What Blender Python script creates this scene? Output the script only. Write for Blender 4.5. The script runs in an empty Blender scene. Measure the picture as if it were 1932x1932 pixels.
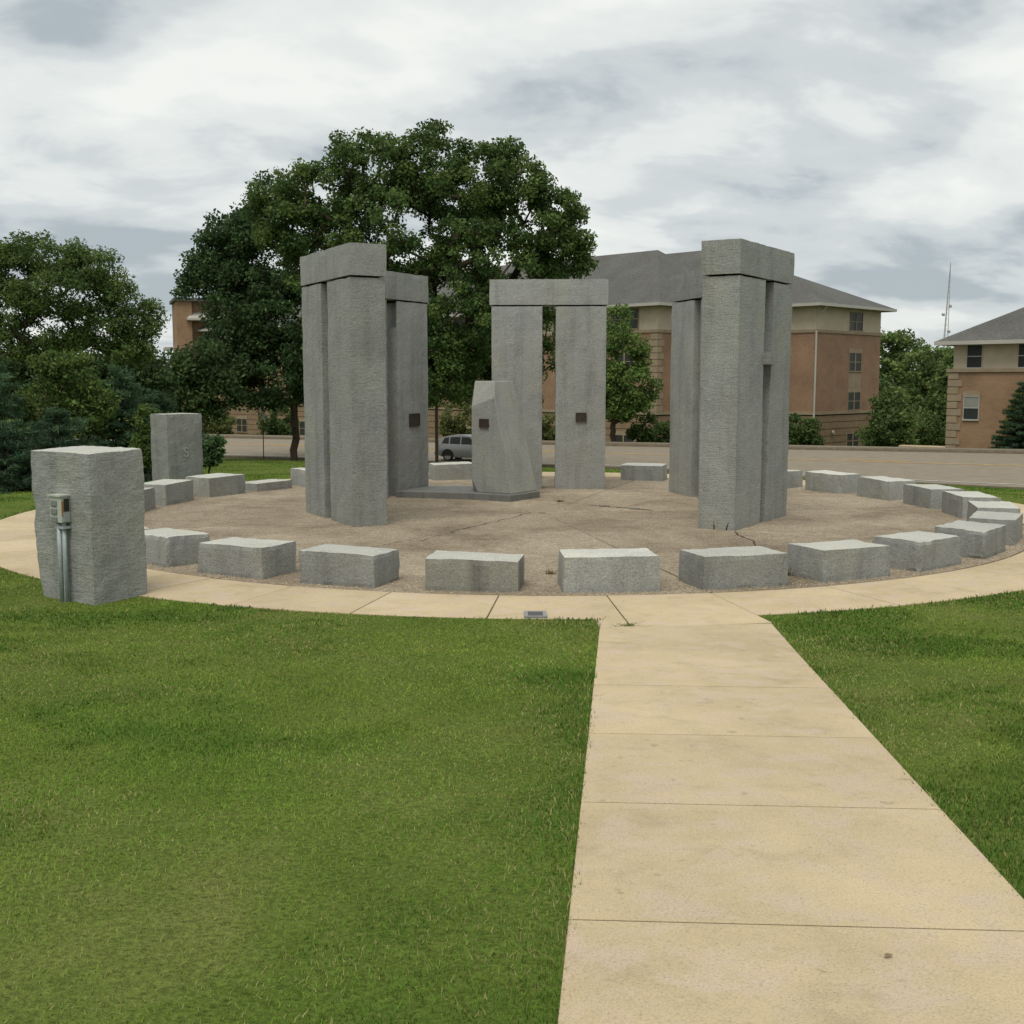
import bpy, bmesh, math, random
import numpy as np
from mathutils import Vector, Matrix, noise as mnoise

S = bpy.context.scene
COL = S.collection

# ------------------------------------------------------------------ camera, sky, sun, exposure
CAM_H = 2.05
FOC = 2768.0 / 2448.0            # focal length in picture widths
PITCH = math.atan(314.0 / 2768.0)
cam_data = bpy.data.cameras.new('camera')
cam_data.sensor_width = 36.0
cam_data.lens = 36.0 * FOC
cam_data.clip_start = 0.1
cam_data.clip_end = 6000.0
cam = bpy.data.objects.new('camera', cam_data)
COL.objects.link(cam)
cam.location = (0, 0, CAM_H)
cam.rotation_euler = (math.pi / 2 - PITCH, 0, 0)
S.camera = cam

SUN_EL, SUN_AZ = math.radians(62), math.radians(198)     # azimuth clockwise from +Y: behind the camera, to the left
world = bpy.data.worlds.new('World')
S.world = world
world.use_nodes = True
nt = world.node_tree
for n in list(nt.nodes):
    nt.nodes.remove(n)


def nd(tree, kind, **kw):
    n = tree.nodes.new(kind)
    for k, v in kw.items():
        setattr(n, k, v)
    return n


def setin(n, **kw):
    for k, v in kw.items():
        n.inputs[k.replace('_', ' ')].default_value = v


def mathn(tree, op, a, b=None, clamp=False):
    n = nd(tree, 'ShaderNodeMath', operation=op, use_clamp=clamp)
    for i, x in enumerate((a, b)):
        if x is None:
            continue
        if isinstance(x, (int, float)):
            n.inputs[i].default_value = x
        else:
            tree.links.new(x, n.inputs[i])
    return n.outputs[0]


def ramp(tree, fac, stops, interp='LINEAR'):
    n = nd(tree, 'ShaderNodeValToRGB')
    cr = n.color_ramp
    cr.interpolation = interp
    while len(cr.elements) < len(stops):
        cr.elements.new(0.5)
    for e, (p, c) in zip(cr.elements, stops):
        e.position = p
        e.color = (c[0], c[1], c[2], 1.0) if not isinstance(c, (int, float)) else (c, c, c, 1.0)
    tree.links.new(fac, n.inputs[0])
    return n.outputs[0]


def mixc(tree, fac, a, b, mode='MIX'):
    n = nd(tree, 'ShaderNodeMix', data_type='RGBA', blend_type=mode, clamp_factor=True)
    for idx, x in ((0, fac), (6, a), (7, b)):
        if isinstance(x, (int, float)):
            n.inputs[idx].default_value = x
        elif isinstance(x, tuple):
            n.inputs[idx].default_value = (x[0], x[1], x[2], 1.0)
        else:
            tree.links.new(x, n.inputs[idx])
    return n.outputs[2]


def noisen(tree, vec, scale, detail=4.0, rough=0.55, dist=0.0):
    n = nd(tree, 'ShaderNodeTexNoise')
    setin(n, Scale=scale, Detail=detail, Roughness=rough, Distortion=dist)
    if vec is not None:
        tree.links.new(vec, n.inputs['Vector'])
    return n.outputs['Fac']


def mapping(tree, vec, scale=(1, 1, 1), loc=(0, 0, 0), rot=(0, 0, 0)):
    n = nd(tree, 'ShaderNodeMapping')
    n.inputs['Scale'].default_value = scale
    n.inputs['Location'].default_value = loc
    n.inputs['Rotation'].default_value = rot
    tree.links.new(vec, n.inputs['Vector'])
    return n.outputs[0]


# cloud deck: the view direction carried up to a flat cloud layer, so the clouds flatten toward the horizon
sky = nd(nt, 'ShaderNodeTexSky', sky_type='NISHITA', sun_disc=False)
sky.sun_elevation = SUN_EL
sky.sun_rotation = SUN_AZ
tc = nd(nt, 'ShaderNodeTexCoord')
sep = nd(nt, 'ShaderNodeSeparateXYZ')
nt.links.new(tc.outputs['Generated'], sep.inputs[0])
zz = mathn(nt, 'ADD', mathn(nt, 'MAXIMUM', sep.outputs[2], 0.0), 0.30)
cmb = nd(nt, 'ShaderNodeCombineXYZ')
nt.links.new(mathn(nt, 'DIVIDE', sep.outputs[0], zz), cmb.inputs[0])
nt.links.new(mathn(nt, 'DIVIDE', sep.outputs[1], zz), cmb.inputs[1])
cl = mapping(nt, cmb.outputs[0], (1.0, 1.15, 1), (4.3, 1.75, 0), (0, 0, math.radians(-30)))
big = noisen(nt, cl, 1.45, 2.0, 0.5, 0.15)
fine = noisen(nt, mapping(nt, cl, (1.0, 1.15, 1), (1.7, 0.4, 0), (0, 0, math.radians(25))), 3.4, 6.0, 0.54, 0.25)
dens = mathn(nt, 'ADD', mathn(nt, 'MULTIPLY', big, 0.56), mathn(nt, 'MULTIPLY', fine, 0.44))
cloud = ramp(nt, dens, [(0.39, (9.3, 9.45, 9.0)), (0.465, (8.2, 8.5, 8.3)), (0.53, (6.5, 6.95, 7.0)), (0.61, (4.4, 5.0, 5.35))], 'EASE')
skymix = mixc(nt, 0.94, sky.outputs[0], cloud)
bg = nd(nt, 'ShaderNodeBackground')
bg.inputs[1].default_value = 0.1
nt.links.new(skymix, bg.inputs[0])
wo = nd(nt, 'ShaderNodeOutputWorld')
nt.links.new(bg.outputs[0], wo.inputs[0])

sun_data = bpy.data.lights.new('sun', 'SUN')
sun_data.energy = 2.2
sun_data.angle = math.radians(34)
sun_data.color = (1.0, 0.95, 0.86)
sun = bpy.data.objects.new('sun', sun_data)
COL.objects.link(sun)
sd = Vector((math.sin(SUN_AZ) * math.cos(SUN_EL), math.cos(SUN_AZ) * math.cos(SUN_EL), math.sin(SUN_EL)))
sun.rotation_euler = (-sd).to_track_quat('-Z', 'Y').to_euler()
sun.location = (-20, -20, 40)

S.view_settings.view_transform = 'Standard'
S.view_settings.look = 'None'
S.view_settings.exposure = 0.0
S.view_settings.gamma = 1.0
S.view_settings.use_curve_mapping = False
S.cycles.use_denoising = True
S.cycles.max_bounces = 6
S.cycles.diffuse_bounces = 3
S.cycles.glossy_bounces = 2
S.cycles.transmission_bounces = 2

# ------------------------------------------------------------------ helpers
rng = np.random.default_rng(7)
random.seed(7)
CC = np.array([0.48, 17.95])     # middle of the stone ring
LOC = {}


def ray(u, v):
    """direction of sight through a point of the 1932-unit survey grid"""
    x = (u - 966.0) / (FOC * 1932.0)
    y = -(v - 966.0) / (FOC * 1932.0)
    return np.array([x, math.cos(PITCH) + y * math.sin(PITCH), -math.sin(PITCH) + y * math.cos(PITCH)])


def atY(u, v, Y):
    d = ray(u, v)
    return np.array([0, 0, CAM_H]) + d * (Y / d[1])


def atZ(u, v, z):
    d = ray(u, v)
    return np.array([0, 0, CAM_H]) + d * ((z - CAM_H) / d[2])


def thing(name, label, cat, loc=(0, 0, 0), rz=0.0, group=None):
    o = bpy.data.objects.new(name, None)
    o.empty_display_size = 0.3
    COL.objects.link(o)
    o.location = loc
    o.rotation_euler = (0, 0, rz)
    tag(o, label, cat, group)
    LOC[o] = np.array(loc, float) if rz == 0.0 else np.zeros(3)
    return o


def tag(o, label=None, cat=None, group=None, kind=None):
    if label:
        o['label'] = label
    if cat:
        o['category'] = cat
    if group:
        o['group'] = group
    if kind:
        o['kind'] = kind
    return o


def obj(name, V, F, mat, parent=None, smooth=False, org=None):
    V = np.array(V, float)
    if org is None:
        org = np.array([V[:, 0].mean(), V[:, 1].mean(), V[:, 2].min()])
    org = np.array(org, float)
    me = bpy.data.meshes.new(name)
    me.from_pydata((V - org).tolist(), [], [list(map(int, f)) for f in F])
    if smooth:
        me.polygons.foreach_set('use_smooth', [True] * len(me.polygons))
    me.materials.append(mat)
    me.update()
    o = bpy.data.objects.new(name, me)
    COL.objects.link(o)
    if parent is not None:
        o.parent = parent
        o.location = org - LOC[parent]
    else:
        o.location = org
    LOC[o] = org
    return o


def bulk(name, V, F, mat, parent=None, col=None, org=None):
    """big mesh from numpy arrays; F is (n,3) or (n,4); col is per-vertex rgb"""
    V = np.asarray(V, np.float32)
    if org is None:
        org = np.array([V[:, 0].mean(), V[:, 1].mean(), V[:, 2].min()])
    org = np.array(org, float)
    F = np.asarray(F, np.int32)
    me = bpy.data.meshes.new(name)
    n, k = F.shape
    me.vertices.add(len(V))
    me.vertices.foreach_set('co', (V - org.astype(np.float32)).ravel())
    me.loops.add(n * k)
    me.loops.foreach_set('vertex_index', F.ravel())
    me.polygons.add(n)
    me.polygons.foreach_set('loop_start', np.arange(n, dtype=np.int32) * k)
    me.polygons.foreach_set('loop_total', np.full(n, k, np.int32))
    if col is not None:
        at = me.color_attributes.new('tint', 'FLOAT_COLOR', 'POINT')
        c4 = np.ones((len(V), 4), np.float32)
        c4[:, :3] = col
        at.data.foreach_set('color', c4.ravel())
    me.materials.append(mat)
    me.update(calc_edges=True)
    o = bpy.data.objects.new(name, me)
    COL.objects.link(o)
    if parent is not None:
        o.parent = parent
        o.location = org - LOC[parent]
    else:
        o.location = org
    LOC[o] = org
    return o


class MB:
    def __init__(self):
        self.V = []
        self.F = []

    def add(self, V, F):
        b = len(self.V)
        self.V += [tuple(v) for v in V]
        self.F += [[i + b for i in f] for f in F]
        return self

    def box(self, x0, x1, y0, y1, z0, z1):
        V = [(x, y, z) for z in (z0, z1) for y in (y0, y1) for x in (x0, x1)]
        return self.add(V, [(0, 2, 3, 1), (4, 5, 7, 6), (0, 1, 5, 4), (2, 6, 7, 3), (0, 4, 6, 2), (1, 3, 7, 5)])

    def prism(self, poly, z0, z1):
        n = len(poly)
        V = [(p[0], p[1], z0) for p in poly] + [(p[0], p[1], z1) for p in poly]
        F = [tuple(range(n - 1, -1, -1)), tuple(range(n, 2 * n))]
        F += [(i, (i + 1) % n, n + (i + 1) % n, n + i) for i in range(n)]
        return self.add(V, F)

    def tube(self, pts, rads, sides=8, caps=True):
        pts = [np.array(p, float) for p in pts]
        base = len(self.V)
        up = np.array([0.3, 0.2, 1.0])
        for i, p in enumerate(pts):
            d = pts[min(i + 1, len(pts) - 1)] - pts[max(i - 1, 0)]
            d = d / (np.linalg.norm(d) + 1e-9)
            a = np.cross(d, up if abs(d @ up) < 0.98 * np.linalg.norm(up) else np.array([1.0, 0, 0]))
            a /= np.linalg.norm(a) + 1e-9
            b = np.cross(d, a)
            for s in range(sides):
                t = 2 * math.pi * s / sides
                self.V.append(tuple(p + rads[i] * (math.cos(t) * a + math.sin(t) * b)))
        for i in range(len(pts) - 1):
            for s in range(sides):
                s2 = (s + 1) % sides
                q = base + i * sides
                self.F.append([q + s, q + s2, q + sides + s2, q + sides + s])
        if caps:
            self.F.append([base + s for s in range(sides)][::-1])
            q = base + (len(pts) - 1) * sides
            self.F.append([q + s for s in range(sides)])
        return self

    def build(self, name, mat, parent=None, smooth=False, org=None):
        return obj(name, self.V, self.F, mat, parent, smooth, org)


# ------------------------------------------------------------------ materials
MATS = {}


def newmat(name, rough=0.9, spec=0.25):
    m = bpy.data.materials.new(name)
    m.use_nodes = True
    t = m.node_tree
    b = t.nodes['Principled BSDF']
    b.inputs['Roughness'].default_value = rough
    b.inputs['Specular IOR Level'].default_value = spec
    MATS[name] = m
    return m, t, b


def bump(t, b, height, strength, dist=0.02):
    n = nd(t, 'ShaderNodeBump')
    n.inputs['Strength'].default_value = strength
    n.inputs['Distance'].default_value = dist
    t.links.new(height, n.inputs['Height'])
    t.links.new(n.outputs[0], b.inputs['Normal'])


def plain(name, c, rough=0.7, spec=0.3, metal=0.0, var=0.12, scale=6.0):
    m, t, b = newmat(name, rough, spec)
    g = nd(t, 'ShaderNodeNewGeometry')
    f = noisen(t, g.outputs['Position'], scale, 5.0, 0.6)
    lo = tuple(x * (1 - var) for x in c)
    hi = tuple(min(1, x * (1 + var)) for x in c)
    t.links.new(ramp(t, f, [(0.3, lo), (0.7, hi)]), b.inputs['Base Color'])
    b.inputs['Metallic'].default_value = metal
    return m


def granite(name, lo, hi, tool=0.5, stain=0.55, band=4.5):
    m, t, b = newmat(name, 0.6, 0.45)
    g = nd(t, 'ShaderNodeNewGeometry')
    P = g.outputs['Position']
    oi = nd(t, 'ShaderNodeObjectInfo')
    big = noisen(t, P, 1.5, 5.0, 0.6, 0.3)
    base = ramp(t, big, [(0.28, lo), (0.72, hi)])
    warm = noisen(t, mapping(t, P, (1, 1, 0.6), (5, 2, 1)), 2.3, 4.0)
    base = mixc(t, mathn(t, 'MULTIPLY', ramp(t, warm, [(0.45, 0.0), (0.75, 1.0)]), 0.45), base, (hi[0] * 0.97, hi[1] * 0.95, hi[2] * 0.78))
    speck = noisen(t, P, 70.0, 2.0, 0.7)
    base = mixc(t, 1.0, base, ramp(t, speck, [(0.28, 0.62), (0.5, 0.98), (0.72, 1.28)]), 'MULTIPLY')
    streak = noisen(t, mapping(t, P, (band, band, band * 0.1)), 1.0, 5.0 if band > 3 else 2.0, 0.62, 0.2)
    base = mixc(t, stain, base, ramp(t, streak, [(0.36, 0.62), (0.52, 1.0)]), 'MULTIPLY')
    var = mathn(t, 'ADD', mathn(t, 'MULTIPLY', oi.outputs['Random'], 0.30), 0.86)
    hsv = nd(t, 'ShaderNodeHueSaturation')
    t.links.new(base, hsv.inputs['Color'])
    t.links.new(var, hsv.inputs['Value'])
    toolf = noisen(t, mapping(t, P, (8.0, 8.0, 52.0)), 1.0, 4.0, 0.62, 0.5)
    rough2 = noisen(t, P, 26.0, 5.0, 0.62)
    h = mathn(t, 'ADD', mathn(t, 'MULTIPLY', toolf, tool), mathn(t, 'MULTIPLY', rough2, 0.55))
    h = mathn(t, 'ADD', h, mathn(t, 'MULTIPLY', speck, 0.16))
    fin = mixc(t, min(1.0, tool), hsv.outputs[0], ramp(t, toolf, [(0.30, 0.72), (0.46, 1.0), (0.72, 1.06)]), 'MULTIPLY')
    t.links.new(fin, b.inputs['Base Color'])
    bump(t, b, h, 0.6, 0.020)
    return m


G_SAWN = granite('granite_sawn', (0.235, 0.241, 0.230), (0.310, 0.312, 0.290), 0.26, 0.48)
G_TOOL = granite('granite_tooled', (0.235, 0.243, 0.231), (0.312, 0.315, 0.290), 0.6, 0.45)
G_TOP = granite('granite_toplit', (0.410, 0.410, 0.375), (0.520, 0.515, 0.455), 0.0, 0.2)  # paler copy for the tops, with the light from above put into its colour
G_STAIN = granite('granite_stained', (0.215, 0.215, 0.190), (0.275, 0.268, 0.228), 0.1, 0.95, 2.4)
G_SLAB = granite('granite_slab', (0.15, 0.155, 0.146), (0.20, 0.20, 0.185), 0.2, 0.5)


def concrete(name, lo, hi, bumps=0.35):
    m, t, b = newmat(name, 0.92, 0.2)
    g = nd(t, 'ShaderNodeNewGeometry')
    P = g.outputs['Position']
    oi = nd(t, 'ShaderNodeObjectInfo')
    big = noisen(t, P, 0.9, 6.0, 0.62, 0.4)
    c = ramp(t, big, [(0.3, lo), (0.7, hi)])
    st = noisen(t, mapping(t, P, (1, 1, 1), (9, 4, 0)), 3.2, 6.0, 0.68, 0.5)
    c = mixc(t, 0.55, c, ramp(t, st, [(0.30, 0.70), (0.46, 0.98), (0.75, 1.06)]), 'MULTIPLY')
    pk = noisen(t, mapping(t, P, (1, 1, 1), (2, 7, 5)), 4.5, 5.0, 0.6, 0.4)
    c = mixc(t, mathn(t, 'MULTIPLY', ramp(t, pk, [(0.48, 0.0), (0.62, 1.0)]), 0.5), c, (hi[0] * 0.95, hi[1] * 0.92, hi[2] * 1.16))
    sp = noisen(t, P, 130.0, 2.0, 0.7)
    c = mixc(t, 1.0, c, ramp(t, sp, [(0.26, 0.66), (0.45, 0.98), (0.72, 1.14)]), 'MULTIPLY')
    pit = noisen(t, mapping(t, P, (1, 1, 1), (3, 8, 0)), 11.0, 3.0, 0.5)
    c = mixc(t, 0.5, c, ramp(t, pit, [(0.27, 0.55), (0.33, 1.0)]), 'MULTIPLY')
    hsv = nd(t, 'ShaderNodeHueSaturation')
    t.links.new(c, hsv.inputs['Color'])
    t.links.new(mathn(t, 'ADD', mathn(t, 'MULTIPLY', oi.outputs['Random'], 0.12), 0.94), hsv.inputs['Value'])
    t.links.new(hsv.outputs[0], b.inputs['Base Color'])
    h = mathn(t, 'ADD', sp, mathn(t, 'MULTIPLY', st, 0.8))
    bump(t, b, h, bumps, 0.006)
    return m


M_WALK = concrete('walk_concrete', (0.415, 0.330, 0.203), (0.540, 0.437, 0.280))
M_JOINT = plain('joint_dirt', (0.130, 0.098, 0.060), 1.0, 0.05, 0, 0.4, 20)


def aggregate(name):
    m, t, b = newmat(name, 0.95, 0.15)
    g = nd(t, 'ShaderNodeNewGeometry')
    P = g.outputs['Position']
    oi = nd(t, 'ShaderNodeObjectInfo')
    big = noisen(t, P, 0.55, 6.0, 0.62, 0.5)
    c = ramp(t, big, [(0.28, (0.225, 0.177, 0.124)), (0.48, (0.375, 0.308, 0.222)), (0.70, (0.490, 0.412, 0.305))])
    vo = nd(t, 'ShaderNodeTexVoronoi')
    vo.inputs['Scale'].default_value = 55.0
    t.links.new(P, vo.inputs['Vector'])
    sepc = nd(t, 'ShaderNodeSeparateColor')
    t.links.new(vo.outputs['Color'], sepc.inputs[0])
    c = mixc(t, 1.0, c, ramp(t, sepc.outputs[0], [(0.0, 0.68), (0.35, 0.93), (0.7, 1.05), (1.0, 1.30)]), 'MULTIPLY')
    c = mixc(t, 1.0, c, ramp(t, vo.outputs['Distance'], [(0.0, 1.05), (0.7, 0.72)]), 'MULTIPLY')
    mid = noisen(t, P, 5.0, 5.0, 0.7, 0.3)
    c = mixc(t, 0.7, c, ramp(t, mid, [(0.3, 0.72), (0.6, 1.05)]), 'MULTIPLY')
    hsv = nd(t, 'ShaderNodeHueSaturation')
    t.links.new(c, hsv.inputs['Color'])
    t.links.new(mathn(t, 'ADD', mathn(t, 'MULTIPLY', oi.outputs['Random'], 0.22), 0.88), hsv.inputs['Value'])
    t.links.new(hsv.outputs[0], b.inputs['Base Color'])
    bump(t, b, mathn(t, 'ADD', vo.outputs['Distance'], mid), 0.6, 0.01)
    return m


M_PLAZA = aggregate('exposed_aggregate')


def tinted(name, rough=0.85, trans=0.25, spec=0.2):
    m = bpy.data.materials.new(name)
    m.use_nodes = True
    t = m.node_tree
    b = t.nodes['Principled BSDF']
    b.inputs['Roughness'].default_value = rough
    b.inputs['Specular IOR Level'].default_value = spec
    a = nd(t, 'ShaderNodeAttribute', attribute_name='tint')
    t.links.new(a.outputs['Color'], b.inputs['Base Color'])
    if trans > 0:
        tr = nd(t, 'ShaderNodeBsdfTranslucent')
        mx = nd(t, 'ShaderNodeMixShader')
        mx.inputs[0].default_value = trans
        t.links.new(a.outputs['Color'], tr.inputs[0])
        t.links.new(b.outputs[0], mx.inputs[1])
        t.links.new(tr.outputs[0], mx.inputs[2])
        t.links.new(mx.outputs[0], t.nodes['Material Output'].inputs[0])
    return m


M_LEAF = tinted('leaf', 0.8, 0.38)
M_GRASS = tinted('grass_blade', 0.8, 0.2, 0.15)
M_PEBBLE = tinted('pebble', 0.95, 0.0, 0.15)


def soil():
    m, t, b = newmat('turf', 1.0, 0.05)
    g = nd(t, 'ShaderNodeNewGeometry')
    P = g.outputs['Position']
    f = noisen(t, P, 0.8, 7.0, 0.65, 0.4)
    c = ramp(t, f, [(0.3, (0.075, 0.120, 0.020)), (0.5, (0.105, 0.148, 0.028)), (0.72, (0.150, 0.168, 0.046))])
    s = noisen(t, P, 45.0, 3.0, 0.7)
    c = mixc(t, 1.0, c, ramp(t, s, [(0.3, 0.55), (0.7, 1.35)]), 'MULTIPLY')
    t.links.new(c, b.inputs['Base Color'])
    bump(t, b, s, 0.8, 0.03)
    return m


M_TURF = soil()


def bark(name, c):
    m, t, b = newmat(name, 0.95, 0.1)
    g = nd(t, 'ShaderNodeNewGeometry')
    f = noisen(t, mapping(t, g.outputs['Position'], (9, 9, 1.6)), 1.0, 5.0, 0.7)
    t.links.new(ramp(t, f, [(0.3, tuple(x * 0.55 for x in c)), (0.7, tuple(x * 1.3 for x in c))]), b.inputs['Base Color'])
    bump(t, b, f, 0.8, 0.04)
    return m


M_BARK = bark('bark', (0.085, 0.065, 0.048))
M_ASPHALT = plain('asphalt', (0.235, 0.200, 0.152), 0.95, 0.15, 0, 0.12, 1.2)
M_KERB = plain('kerb_concrete', (0.185, 0.155, 0.112), 0.95, 0.15, 0, 0.2, 3.0)
M_YELLOW = plain('road_paint_yellow', (0.52, 0.33, 0.10), 0.8, 0.2, 0, 0.3, 2.0)
M_WHITE = plain('road_paint_white', (0.55, 0.53, 0.48), 0.8, 0.2, 0, 0.3, 2.0)


def brick(name, lo, hi):
    m, t, b = newmat(name, 0.9, 0.2)
    tcn = nd(t, 'ShaderNodeTexCoord')
    P = tcn.outputs['Object']
    sp = nd(t, 'ShaderNodeSeparateXYZ')
    t.links.new(P, sp.inputs[0])
    cb = nd(t, 'ShaderNodeCombineXYZ')
    t.links.new(mathn(t, 'ADD', sp.outputs[0], sp.outputs[1]), cb.inputs[0])
    t.links.new(sp.outputs[2], cb.inputs[1])
    bt = nd(t, 'ShaderNodeTexBrick')
    setin(bt, Scale=1.0, Color1=(*lo, 1), Color2=(*hi, 1), Mortar=(0.30, 0.25, 0.19, 1))
    bt.inputs['Mortar Size'].default_value = 0.012
    bt.inputs['Brick Width'].default_value = 0.24
    bt.inputs['Row Height'].default_value = 0.08
    t.links.new(cb.outputs[0], bt.inputs['Vector'])
    f = noisen(t, P, 0.5, 5.0, 0.6)
    c = mixc(t, 1.0, bt.outputs['Color'], ramp(t, f, [(0.3, 0.82), (0.7, 1.15)]), 'MULTIPLY')
    t.links.new(c, b.inputs['Base Color'])
    return m


M_BRICK = brick('red_brick', (0.215, 0.100, 0.050), (0.275, 0.138, 0.073))
M_BRICK2 = brick('tan_brick', (0.235, 0.116, 0.055), (0.295, 0.154, 0.076))
M_STUCCO = plain('stucco', (0.46, 0.395, 0.295), 0.95, 0.1, 0, 0.10, 1.0)
M_STONE = plain('cast_stone', (0.235, 0.165, 0.105), 0.95, 0.1, 0, 0.14, 2.0)
M_STONE2 = plain('pale_stone', (0.285, 0.225, 0.155), 0.95, 0.1, 0, 0.12, 2.0)
M_TRIM = plain('white_trim', (0.40, 0.38, 0.34), 0.6, 0.3, 0, 0.06, 1.0)
M_GLASS = plain('window_glass', (0.030, 0.032, 0.030), 0.35, 0.25, 0, 0.25, 0.8)
M_BLIND = plain('window_blind', (0.22, 0.22, 0.20), 0.6, 0.3, 0, 0.1, 1.0)


def shingles():
    m, t, b = newmat('roof_shingle', 0.95, 0.15)
    tcn = nd(t, 'ShaderNodeTexCoord')
    P = tcn.outputs['Object']
    f = noisen(t, P, 6.0, 4.0, 0.75)
    f2 = noisen(t, P, 0.35, 4.0, 0.6)
    c = ramp(t, f, [(0.3, (0.080, 0.079, 0.075)), (0.7, (0.150, 0.147, 0.138))])
    c = mixc(t, 1.0, c, ramp(t, f2, [(0.3, 0.86), (0.7, 1.12)]), 'MULTIPLY')
    w = nd(t, 'ShaderNodeTexWave', wave_type='BANDS', bands_direction='Z')
    setin(w, Scale=3.4, Distortion=0.6, Detail=2.0)
    t.links.new(P, w.inputs['Vector'])
    c = mixc(t, 0.35, c, ramp(t, w.outputs['Fac'], [(0.0, 0.7), (0.35, 1.0)]), 'MULTIPLY')
    t.links.new(c, b.inputs['Base Color'])
    bump(t, b, f, 0.5, 0.05)
    return m


M_ROOF = shingles()
M_BRONZE = plain('bronze', (0.060, 0.048, 0.036), 0.45, 0.5, 0.55, 0.3, 25.0)
M_BRONZE2 = plain('bronze_rim', (0.095, 0.066, 0.040), 0.4, 0.5, 0.6, 0.2, 25.0)
M_GALV = plain('galvanised_steel', (0.36, 0.40, 0.405), 0.5, 0.5, 0.15, 0.15, 18.0)
M_BOXGREY = plain('box_enamel', (0.46, 0.48, 0.42), 0.5, 0.4, 0.1, 0.08, 12.0)
M_BOXDARK = plain('box_flap', (0.20, 0.215, 0.20), 0.5, 0.4, 0.1, 0.2, 30.0)
M_BLACK = plain('black_rubber', (0.018, 0.018, 0.018), 0.8, 0.3, 0, 0.2, 10.0)
M_LABEL = plain('warning_sticker', (0.035, 0.032, 0.028), 0.5, 0.3, 0, 0.2, 30.0)
M_ORANGE = plain('sticker_orange', (0.32, 0.16, 0.06), 0.6, 0.3, 0, 0.2, 30.0)
M_RUST = plain('rusty_steel', (0.085, 0.052, 0.032), 0.85, 0.3, 0.2, 0.3, 8.0)
M_WOODPOST = plain('brown_post', (0.100, 0.082, 0.060), 0.9, 0.2, 0, 0.2, 5.0)
M_SILVER = plain('silver_paint', (0.27, 0.275, 0.268), 0.3, 0.5, 0.25, 0.03, 1.0)
M_TAIL = plain('tail_lamp', (0.16, 0.03, 0.025), 0.25, 0.5, 0, 0.1, 5.0)
M_HEADL = plain('head_lamp', (0.5, 0.5, 0.5), 0.15, 0.6, 0.2, 0.05, 5.0)
M_MASTM = plain('mast_steel', (0.36, 0.355, 0.35), 0.6, 0.3, 0.1, 0.1, 0.2)
M_CRACK2 = plain('crack_dirt', (0.075, 0.058, 0.040), 1.0, 0.0, 0, 0.3, 10.0)
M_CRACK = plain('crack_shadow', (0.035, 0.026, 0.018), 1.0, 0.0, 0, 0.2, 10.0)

# ------------------------------------------------------------------ terrain
K_SLOPE = 0.0658                  # the front lawn and straight walk rise toward the camera
WDIR = np.array([0.09112, 0.99584])
WNRM = np.array([0.99584, -0.09112])
JOIN = np.array([1.467, 9.561])
ROAD_Z = -2.55
NEAR = np.array([(-160, 118), (-60, 84.5), (-17, 69.2), (5.2, 60.6), (21.2, 48.5), (45, 37.5), (140, -4)], float)
FAR = np.array([(-160, 143.5), (-60, 106.5), (-22.3, 92.9), (6.7, 81.9), (32.2, 73.0), (60, 63), (160, 27)], float)


def road_y(poly, x):
    return np.interp(x, poly[:, 0], poly[:, 1])


def sstep(a, b, x):
    t = np.clip((x - a) / (b - a), 0, 1)
    return t * t * (3 - 2 * t)


def ground(x, y):
    """height of the open ground (lawn and verge), without the paving"""
    x = np.asarray(x, float)
    y = np.asarray(y, float)
    r = np.hypot(x - CC[0], y - CC[1])
    a = np.maximum(r - 8.1, 0)
    ny, fy = road_y(NEAR, x), road_y(FAR, x)
    b = np.maximum(ny - y, 0) * 0.88
    w = sstep(12, 24, y)
    z = ROAD_Z * a / (a + b + 1e-3) * w
    s = (JOIN[0] - x) * WDIR[0] + (JOIN[1] - y) * WDIR[1]
    z = z + K_SLOPE * 0.5 * (s + np.sqrt(s * s + 0.06))* (s > -6) * (1 - w)
    z = z - 0.012 * np.exp(-np.maximum(0, 8.6 - r))
    beyond = y > ny
    z = np.where(beyond & (y <= fy), ROAD_Z - 0.12, z)
    d = np.maximum(y - fy, 0)
    zf = ROAD_Z + 0.15 - 2.6 * sstep(2.5, 22, d) - 0.3 * (d < 2.2)
    z = np.where(y > fy, zf, z)
    z = np.where(r < 7.9, -0.10, z)
    return z


def axis(parts):
    out = []
    for a, b, n in parts:
        out += list(np.linspace(a, b, n, endpoint=False))
    return np.array(sorted(set(np.round(out, 4))))


gx = axis([(-2500, -160, 12), (-160, -30, 40), (-30, -12, 40), (-12, 14, 130), (14, 40, 60), (40, 160, 40), (160, 2501, 13)])
gy = axis([(-60, -4, 12), (-4, 28, 160), (28, 50, 50), (50, 112, 160), (112, 180, 30), (180, 3000, 16)])
X, Y = np.meshgrid(gx, gy)
Z = ground(X, Y)
V = np.stack([X.ravel(), Y.ravel(), Z.ravel()], 1)
nx, ny_ = len(gx), len(gy)
I = np.arange(nx * ny_).reshape(ny_, nx)
F = np.stack([I[:-1, :-1].ravel(), I[:-1, 1:].ravel(), I[1:, 1:].ravel(), I[1:, :-1].ravel()], 1)
lawn = bulk('lawn', V, F, M_TURF, org=(0, 0, 0))
lawn.data.polygons.foreach_set('use_smooth', [True] * len(lawn.data.polygons))
tag(lawn, 'mown green lawn falling away from the stone ring to the road', None, None, 'structure')

# road, kerbs and markings
xs = np.concatenate([np.linspace(-150, -40, 20), np.linspace(-38, 40, 60), np.linspace(42, 130, 20)])
ny1, fy1 = road_y(NEAR, xs), road_y(FAR, xs)
k = np.array([1, 3, 5, 3, 1]) / 13.0


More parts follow.
